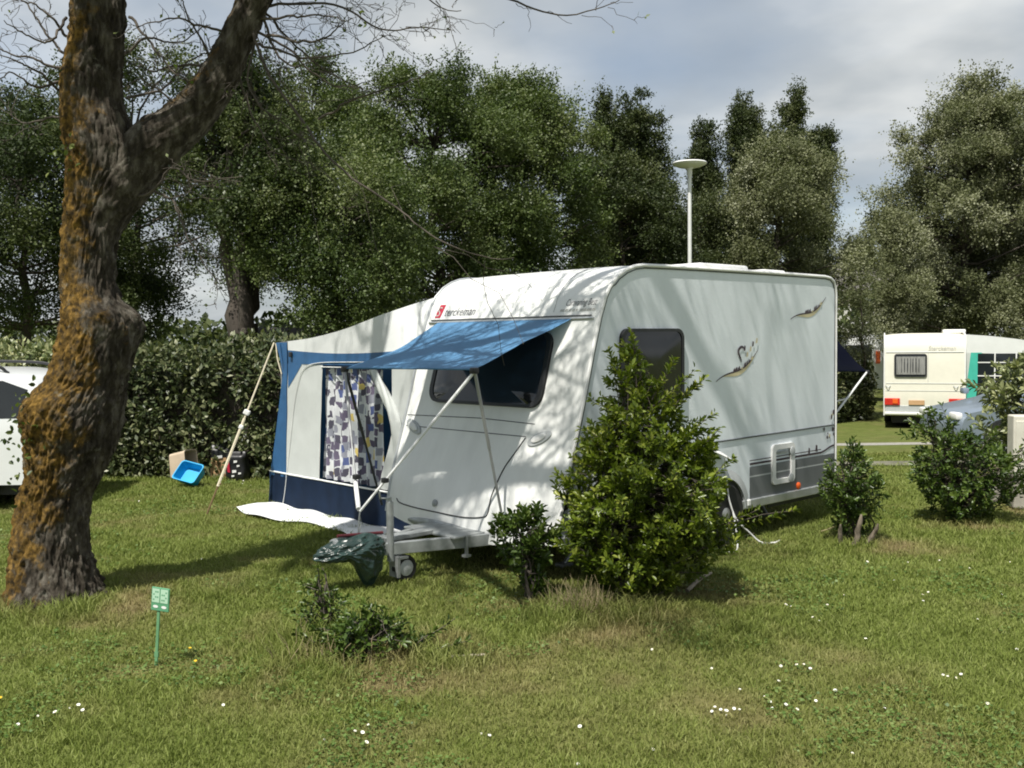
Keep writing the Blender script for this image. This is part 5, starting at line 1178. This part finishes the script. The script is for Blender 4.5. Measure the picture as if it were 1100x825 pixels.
# pitch marker sign
p = gp(167, 714); sg = empty('marker_sign', p-np.array([0, 0, .055]), R(-14), label='small green and pale plant marker sign on a thin green stake', cat='sign')
MB().box((0, 0, .185), (.020, .010, .41), bev=.003).box((0, 0, .12), (.026, .012, .03)).build('stake', M['stakeg'], sg)
sg2 = MB().box((.012, -.006, .465), (.122, .010, .145), bev=.004).build('plate', M['signg'], sg)
b = MB()
for x0 in (-.042, .015):
    b.add([(x0, -.0125, .445), (x0+.050, -.0125, .445), (x0+.050, -.0125, .530), (x0, -.0125, .530)], [(0, 1, 2, 3)], 0)
    b.add([(x0+.008+.018*(1+math.cos(a)), -.0125, .420+.009*math.sin(a)) for a in np.linspace(0, 6.28, 14)[:-1]], [tuple(range(13))], 1)
    for i in range(3):
        for j in range(4):
            if (i*3+j*2+(x0 > 0)) % 4 < 2: b.add([(x0+.007+.013*i, -.0132, .458+.016*j), (x0+.016+.013*i, -.0132, .458+.016*j), (x0+.016+.013*i, -.0132, .467+.016*j), (x0+.007+.013*i, -.0132, .467+.016*j)], [(0, 1, 2, 3)], 2)
mesh('marks', b.V, b.F, [M['signl'], M['trimw'], M['signg']], sg2, mi=b.M)

sg.rotation_euler[1] = .085
# lamp post
LY = 26; lx = at(741, 300, LY)[0]; zb = float(gz(lx, LY)); lt = at(741, 178, LY)[2]-zb
lp = empty('lamp_post', (lx, LY, zb), label='tall white lamp post with a flat disc head behind the caravan', cat='lamp post')
MB().tube([(0, 0, 0), (0, 0, 1.0), (0, 0, lt-.25)], [.062, .055, .048], 14).build('post', M['lamp'], lp, True)
hd = MB(); hd.lathe([(.055, lt-.30), (.065, lt-.22), (.07, lt-.10), (.09, lt-.06), (.10, lt-.03)], n=24); hd.build('lamp_collar', M['lamp'], lp, True)
hd = MB(); hd.lathe([(.10, lt-.06), (.30, lt-.03), (.43, lt+.03), (.45, lt+.06), (.42, lt+.09), (.24, lt+.12), (.05, lt+.13), (.001, lt+.13)], n=32); hd.build('lamp_head', M['lamp'], lp, True)

# hook-up pedestal at the right edge
p = at(1093, 500, 11.1); pd = empty('hookup_pedestal', (float(p[0])+.02, 11.1, 0), R(-8), label='white electric hook-up pedestal at the right edge beside the wide shrub', cat='pedestal')
MB().box((0, 0, .17), (.17, .17, .34), bev=.02).build('base_post', M['concrete'], pd)
M['pedw'] = mat('cream_pedestal_plastic', (.58, .56, .48), .55, var=.12, sc=5)
cb_ = MB().box((.02, 0, .70), (.24, .20, .70), bev=.015).build('cabinet', M['pedw'], pd)
MB().box((.02, -.105, .74), (.19, .012, .50), bev=.005).build('cabinet_door', M['pedw'], cb_)
MB().box((.09, -.114, .62), (.02, .01, .05)).build('latch', M['dark'], cb_)
p = at(1075, 530, 11.5); wr = empty('wooden_rail', (float(p[0]), 11.5, 0), R(4), label='low weathered wooden rail on two posts behind the white pedestal', cat='rail')
MB().box((.55, 0, .40), (1.5, .06, .09), bev=.01).build('rail', M['wood'], wr)
for x in (-.05, 1.1): MB().box((x, .02, .2), (.11, .10, .42), bev=.01).build('post', M['concrete'], wr)

# ================================================================== CARS
def car(name, label, loc, rz, L, Wd, belt, outline, glassU, paint, wheels, wr_=.31, rails=False):
    root = empty(name, loc, rz, label=label, cat='car')
    hw = Wd/2
    def yat(z): return hw-.02*max(0, (.55-z))-max(0, z-belt)*.26-.0
    n = len(outline); b = MB(); ys = np.linspace(-1, 1, 9)
    V = [(x*(1-.0)+0, yy*yat(z)*(1-.0), z+(.035*(1-yy*yy) if z > belt+.3 else .02*(1-yy*yy))) for (x, z) in outline for yy in ys]
    V = [(x-(.10*abs(y/hw)**4 if x > L*.45 else 0)+(.10*abs(y/hw)**4 if x < -L*.45 else 0), y, z) for x, y, z in V]
    k = len(ys); Fc = [(i*k+j, i*k+j+1, ((i+1) % n)*k+j+1, ((i+1) % n)*k+j) for i in range(n) for j in range(k-1)]
    b.add(V, Fc)
    # side skins, split at the belt
    for s, jj in ((0, 0), (1, k-1)):
        lo = [i for i in range(n) if outline[i][1] <= belt+.001]; up_ = [i for i in range(n) if outline[i][1] >= belt-.001]
        b.F.append(tuple(i*k+jj for i in lo)); b.M.append(0); b.F.append(tuple(i*k+jj for i in up_)); b.M.append(0)
    body = b.build('body', paint, root, True)
    for s in (-1, 1):
        for poly in glassU:
            MBg = MB(); Vg = [(x, s*(yat(z)+.004), z) for x, z in poly]+[(x, s*(yat(z)-.02), z) for x, z in poly]; q = len(poly)
            MBg.add(Vg, [tuple(range(q)), tuple(range(q, 2*q))]+[(i, (i+1) % q, q+(i+1) % q, q+i) for i in range(q)]); MBg.build('side_window', M['carglass'], root)
        for wx in wheels:
            A = np.linspace(-.25, math.pi+.25, 22); Vg = [(wx+(wr_+.055)*math.cos(a), s*(hw+.003), wr_+(wr_+.055)*math.sin(a)) for a in A]
            m_ = MB(); m_.add(Vg, [tuple(range(22))]); m_.build('wheel_arch', M['dark'], root)
            w_ = MB(); w_.lathe([(.2, -.1), (wr_-.02, -.105), (wr_, -.06), (wr_, .06), (wr_-.02, .105), (.2, .1)], (wx, s*(hw-.09), wr_), 28, axis='Y'); wh = w_.build('wheel', M['black'], root, True)
            r_ = MB(); y0 = s*(hw-.09)
            r_.lathe([(.21, y0+s*.098), (.19, y0+s*.085), (.05, y0+s*.10), (.001, y0+s*.10)], (wx, 0, wr_), 24, axis='Y')
            for q in range(7):
                a = q*2*math.pi/7; r_.box((wx+.12*math.cos(a), y0+s*.105, wr_+.12*math.sin(a)), (.17, .012, .03), ry=-a)
            r_.build('rim', M['rim'], wh)
        MB().box((.55*L*.5, s*(hw+.07), belt+.06), (.12, .16, .11), bev=.03).build('mirror', paint, root, True)
        MB().box((-.05*L, s*(hw+.01), belt-.10), (.17, .03, .03), bev=.008).build('door_handle', paint, root, True)
        for x in (.24*L, -.02*L): MB().box((x, s*(hw+.0015), .62), (.008, .004, belt-.42)).build('door_seam', M['dark'], root)
        MB().box((0, s*(hw+.012), .52), (L*.40, .02, .06), bev=.008).build('side_strip', M['dark'] if rails else M['grey2'], root)
        if rails: MB().tube(smooth_line([(-.36*L, s*(yat(1.6)-.05), 1.62), (-.30*L, s*(yat(1.6)-.04), 1.72), (.0, s*(yat(1.6)-.04), 1.745), (.12*L, s*(yat(1.6)-.04), 1.70), (.16*L, s*(yat(1.6)-.05), 1.62)], 24), .02, 7).build('roof_rail', M['dark'], root, True)
        MB().box((L/2-.10, s*(hw-.22), .70), (.12, .30, .12), bev=.03).build('headlight', M['trimw'], root, True)
        MB().box((-L/2+.06, s*(hw-.16), .95), (.08, .16, .30), bev=.02).build('tail_lamp', M['redlens'], root, True)
    MB().box((0, 0, .24), (L*.86, Wd*.86, .14)).build('underbody', M['dark'], root)
    return root
# white estate behind the trunk: nose to the left
ol = [(2.12, .32), (2.16, .55), (2.10, .80), (1.9, .92), (1.1, 1.03), (.95, 1.06), (.35, 1.50), (.15, 1.58), (-.6, 1.66), (-1.4, 1.64), (-1.85, 1.56), (-2.0, 1.45), (-2.10, 1.06), (-2.14, .80), (-2.14, .50), (-2.05, .30)]
car('parked_car', 'white estate car with dark windows parked behind the gnarled tree', (-7.58, 12.45, 0), R(183), 4.28, 1.78, 1.06, ol,
    [[(.78, 1.09), (.30, 1.44), (.22, 1.48), (.20, 1.09)], [(.13, 1.09), (.13, 1.49), (-.62, 1.55), (-.64, 1.09)], [(-.72, 1.09), (-.70, 1.55), (-1.50, 1.53), (-1.80, 1.42), (-1.72, 1.09)]], M['carwhite'], (1.32, -1.06), .32, True)
zb = float(gz(0, 17.4))
ol = [(2.05, .25), (2.12, .45), (2.05, .66), (1.85, .76), (1.0, .93), (.85, .98), (.20, 1.36), (-.1, 1.41), (-.9, 1.41), (-1.3, 1.30), (-1.75, 1.02), (-1.85, .98), (-2.05, .90), (-2.1, .55), (-2.02, .25)]
car('parked_car', 'silver-blue car parked in front of the cream caravan, half hidden by shrubs', (9.52, 17.4, zb), R(180), 4.2, 1.68, .98, ol,
    [[(.68, 1.0), (.18, 1.31), (.05, 1.33), (.05, 1.0)], [(-.03, 1.0), (-.03, 1.34), (-.85, 1.33), (-1.0, 1.28), (-1.0, 1.0)]], M['carsilver'], (1.28, -1.22), .30)

# ================================================================== SECOND CARAVAN
Y2 = 28.0; x2 = at(950, 400, Y2)[0]; zb = float(gz(x2, Y2)); W2 = 2.12
RZ2 = R(-20.5)
c2 = empty('caravan', (x2, Y2, zb), RZ2, label='older cream caravan with a curtained back window and an orange tail lamp', cat='caravan')
def c2prof():
    P = [(0.02, .34), (0.0, .80), (.02, 1.15), (.05, 1.75), (.09, 2.15), (.16, 2.32), (.30, 2.42), (.6, 2.46), (4.2, 2.46), (4.5, 2.36), (4.62, 2.0), (4.62, .34)]
    return densify(P, .12)
D2 = c2prof(); nx = 15
V = [(W2*j/(nx-1), d, z-(0 if z < 2.2 else .05*abs(2*j/(nx-1)-1)**4)) for d, z in D2 for j in range(nx)]
Fc = [(i*nx+j, i*nx+j+1, (i+1)*nx+j+1, (i+1)*nx+j) for i in range(len(D2)-1) for j in range(nx-1)]
mesh('body_shell', V, Fc, M['oldcream'], c2, True)
for x in (0, W2): mesh('side_panel', [(x, d, z) for d, z in D2], [tuple(range(len(D2)))], M['oldcream'], c2)
for x in (0.0, W2): MB().tube([(x, d-.004, z) for d, z in D2 if d < 1], .022, 6).build('edge_trim', M['trimw'], c2, True)
bs = lambda u, v, off: np.array([u, float(np.interp(v, [.34, .8, 1.15, 1.75, 2.15], [.02, 0, .02, .05, .09]))-off, v])
ol = rrect(.26, 1.13, 1.33, 1.93, .07)
w2 = blister('window', ol, bs, .02, M['carglass'], c2); band('frame', ol, bs, .04, .03, M['dark'], w2)
b = MB()
for s in (0, 1):
    V, Fc = quadgrid(lambda u, v: tuple(bs(.32+.38*u+.38*s, 1.40+.46*v, .030+.006*math.sin(u*30))), 40, 5); b.add(V, Fc)
b.build('curtain', M['curtain2'], w2, True)
for z, r_ in ((1.97, .012), (1.17, .008), (.98, .006)): MB().tube([bs(x, z, .004) for x in np.linspace(.04, W2-.04, 8)], r_, 6).build('panel_moulding', M['grey2'], c2)
MB().tube([bs(1.16, z, .004) for z in np.linspace(1.2, 1.95, 6)], .005, 5).build('panel_moulding', M['grey2'], c2)
for x in (.10, 1.88): MB().tube(smooth_line([bs(x-.06, 1.12, .02), bs(x, 1.06, .05), bs(x+.06, 1.12, .02)], 10), .012, 6).build('grab_handle', M['grey2'], c2, True)
for x0, x1 in ((.01, .42), (W2-.42, W2-.01)):
    MB().box(((x0+x1)/2, -.02, .70), (x1-x0, .05, .18), bev=.015).build('tail_lamp', M['redlens'], c2)
    MB().box(((x0+x1)/2+.08, -.035, .71), (.14, .05, .13), bev=.012).build('indicator_lamp', M['orange'], c2)
MB().box((.86, -.02, .68), (.42, .03, .12), bev=.006).build('number_plate', M['kraft'], c2)
MB().box((W2/2, .02, .52), (W2-.06, .06, .16), bev=.01).build('bumper_panel', M['grey2'], c2)
MB().box((W2/2, -.02, .40), (W2-.04, .08, .07), bev=.015).build('bumper', M['trimw'], c2)
lettering('rear_lettering', 'Sterckeman', .16, lambda u, v: bs(1.16+u, 2.02+v, .012), [M['palink']], c2, .15, .95)
MB().box((1.9, 1.4, 2.50), (.6, .7, .10), bev=.03).build('roof_vent', M['trimw'], c2, True)
for x in (.1, W2-.1): w_ = MB(); w_.lathe([(.15, -.08), (.27, -.09), (.29, 0), (.27, .09), (.15, .08)], (0, 0, 0), 20, axis='X'); o = w_.build('wheel', M['black'], c2, True); o.location = (x, 2.4, .29)
MB().box((W2/2, 2.2, .22), (W2*.8, 3.6, .2)).build('underbody', M['dark'], c2)
a2 = empty('awning_tent', (x2+.985*W2*math.cos(RZ2)+.04, Y2+.985*W2*math.sin(RZ2)+.2, zb), RZ2, label='white roofed tent with a turquoise edge and grid window joined to the cream caravan', cat='awning')
def r2(u, v):
    x = 3.2*u; return (x, .15+3.6*v, 2.42-.20*u-.42*u**2.2-.02*math.sin(math.pi*v)+.015*mnoise.noise(Vector((u*5, v*4, 1))))
V, Fc = quadgrid(r2, 24, 10); mesh('roof_panel', V, Fc, M['tentwhite'], a2, True)
V, Fc = quadgrid(lambda u, v: (3.2*u, .15, (1.95-.12*u)+(r2(u, 0)[2]-(1.95-.12*u))*v), 20, 4); mesh('gable_panel', V, Fc, M['tentwhite'], a2, True)
V, Fc = quadgrid(lambda u, v: (.18+.26*u-.22*(1-v)+.0, .145, 0+1.95*v), 4, 8); mesh('side_border', V, Fc, M['turq'], a2, True)
V, Fc = quadgrid(lambda u, v: (-.02+.2*u-.18*(1-v)*(u), .147, 0+1.95*v), 4, 8); mesh('wall_panel', V, Fc, M['tentgrey'], a2, True)
MB().box((1.22, .15, 1.30), (1.75, .02, 1.25)).build('mesh_window', M['carglass'], a2)
b = MB()
for x in (.75, 1.25, 1.75): b.box((x, .135, 1.30), (.03, .012, 1.25))
for z in (.75, 1.02, 1.36, 1.70): b.box((1.22, .132, z), (1.75, .012, .025))
b.build('window_grid', M['trimw'], a2)
MB().box((2.65, .15, .95), (1.1, .02, 1.85)).build('door_panel', M['tentgrey'], a2); MB().box((1.22, .15, .33), (1.75, .02, .66)).build('lower_panel', M['tentgrey'], a2)
V, Fc = quadgrid(lambda u, v: (3.2, .15+3.6*u, 1.78*v), 4, 4); mesh('outer_wall', V, Fc, M['turq'], a2)

c2.scale = (.985, 1.06, 1.09); a2.scale = (1.06, 1.06, 1.09)
# ================================================================== FAR BUILDINGS
h0 = empty('white_house', (20.3, 58, -.68), R(10), label='white rendered house far behind the thin young tree', cat='house')
MB().box((2.3, 3, 2.6), (7.5, 6, 5.2)).build('wall', M['render'], h0)
V = [(-1.7, -.3, 5.2), (6.3, -.3, 5.2), (6.3, 6.3, 5.2), (-1.7, 6.3, 5.2), (-1.2, 3, 7.0), (5.8, 3, 7.0)]
mesh('roof', V, [(0, 1, 5, 4), (2, 3, 4, 5), (1, 2, 5), (3, 0, 4), (3, 2, 1, 0)], M['roofg'], h0)
for x, z in ((.0, 1.7), (2.3, 1.7), (4.6, 1.7), (.0, 4.0), (2.3, 4.0), (4.6, 4.0)):
    w_ = MB().box((x, -.015, z), (1.0, .07, 1.2)).build('window', M['carglass'], h0); MB().box((x, -.05, z-.65), (1.2, .14, .08)).box((x, -.06, z), (.06, .03, 1.2)).build('frame', M['trimw'], w_)
h1 = empty('shed', (-5.6, 20.2, float(gz(-5, 20))), R(3), label='low dark board shed with a grey roof behind the clipped hedge', cat='shed')
MB().box((1.4, 1.2, 1.0), (2.9, 2.4, 2.0)).build('wall', M['shed'], h1)
mesh('roof', [(-.25, -.25, 2.0), (3.05, -.25, 2.0), (3.05, 2.65, 2.0), (-.25, 2.65, 2.0), (-.25, 1.2, 2.55), (3.05, 1.2, 2.55)], [(0, 1, 5, 4), (2, 3, 4, 5), (1, 2, 5), (3, 0, 4), (3, 2, 1, 0)], M['roofg'], h1)
MB().box((2.1, -.02, .9), (.8, .05, 1.7)).build('door', M['wood'], h1)
cv_ = empty('camper', (13.2, 39.5, -.68), R(4), label='small white camper with a dark window beyond the dark hedge', cat='camper')
MB().box((.75, 2.2, 1.55), (2.0, 4.4, 2.2), bev=.15).build('body', M['carwhite'], cv_, True)
w_ = MB().box((.62, -.01, 1.95), (1.1, .05, .6), bev=.02).build('window', M['carglass'], cv_)
MB().box((1.42, -.02, 1.75), (.16, .05, .5)).build('side_flash', M['orange'], cv_)
for x in (.1, 1.5): w_ = MB(); w_.lathe([(.15, -.1), (.30, -.1), (.32, 0), (.30, .1), (.15, .1)], (x, 3.2, .32), 18, axis='X'); w_ = w_.build('wheel', M['black'], cv_, True)
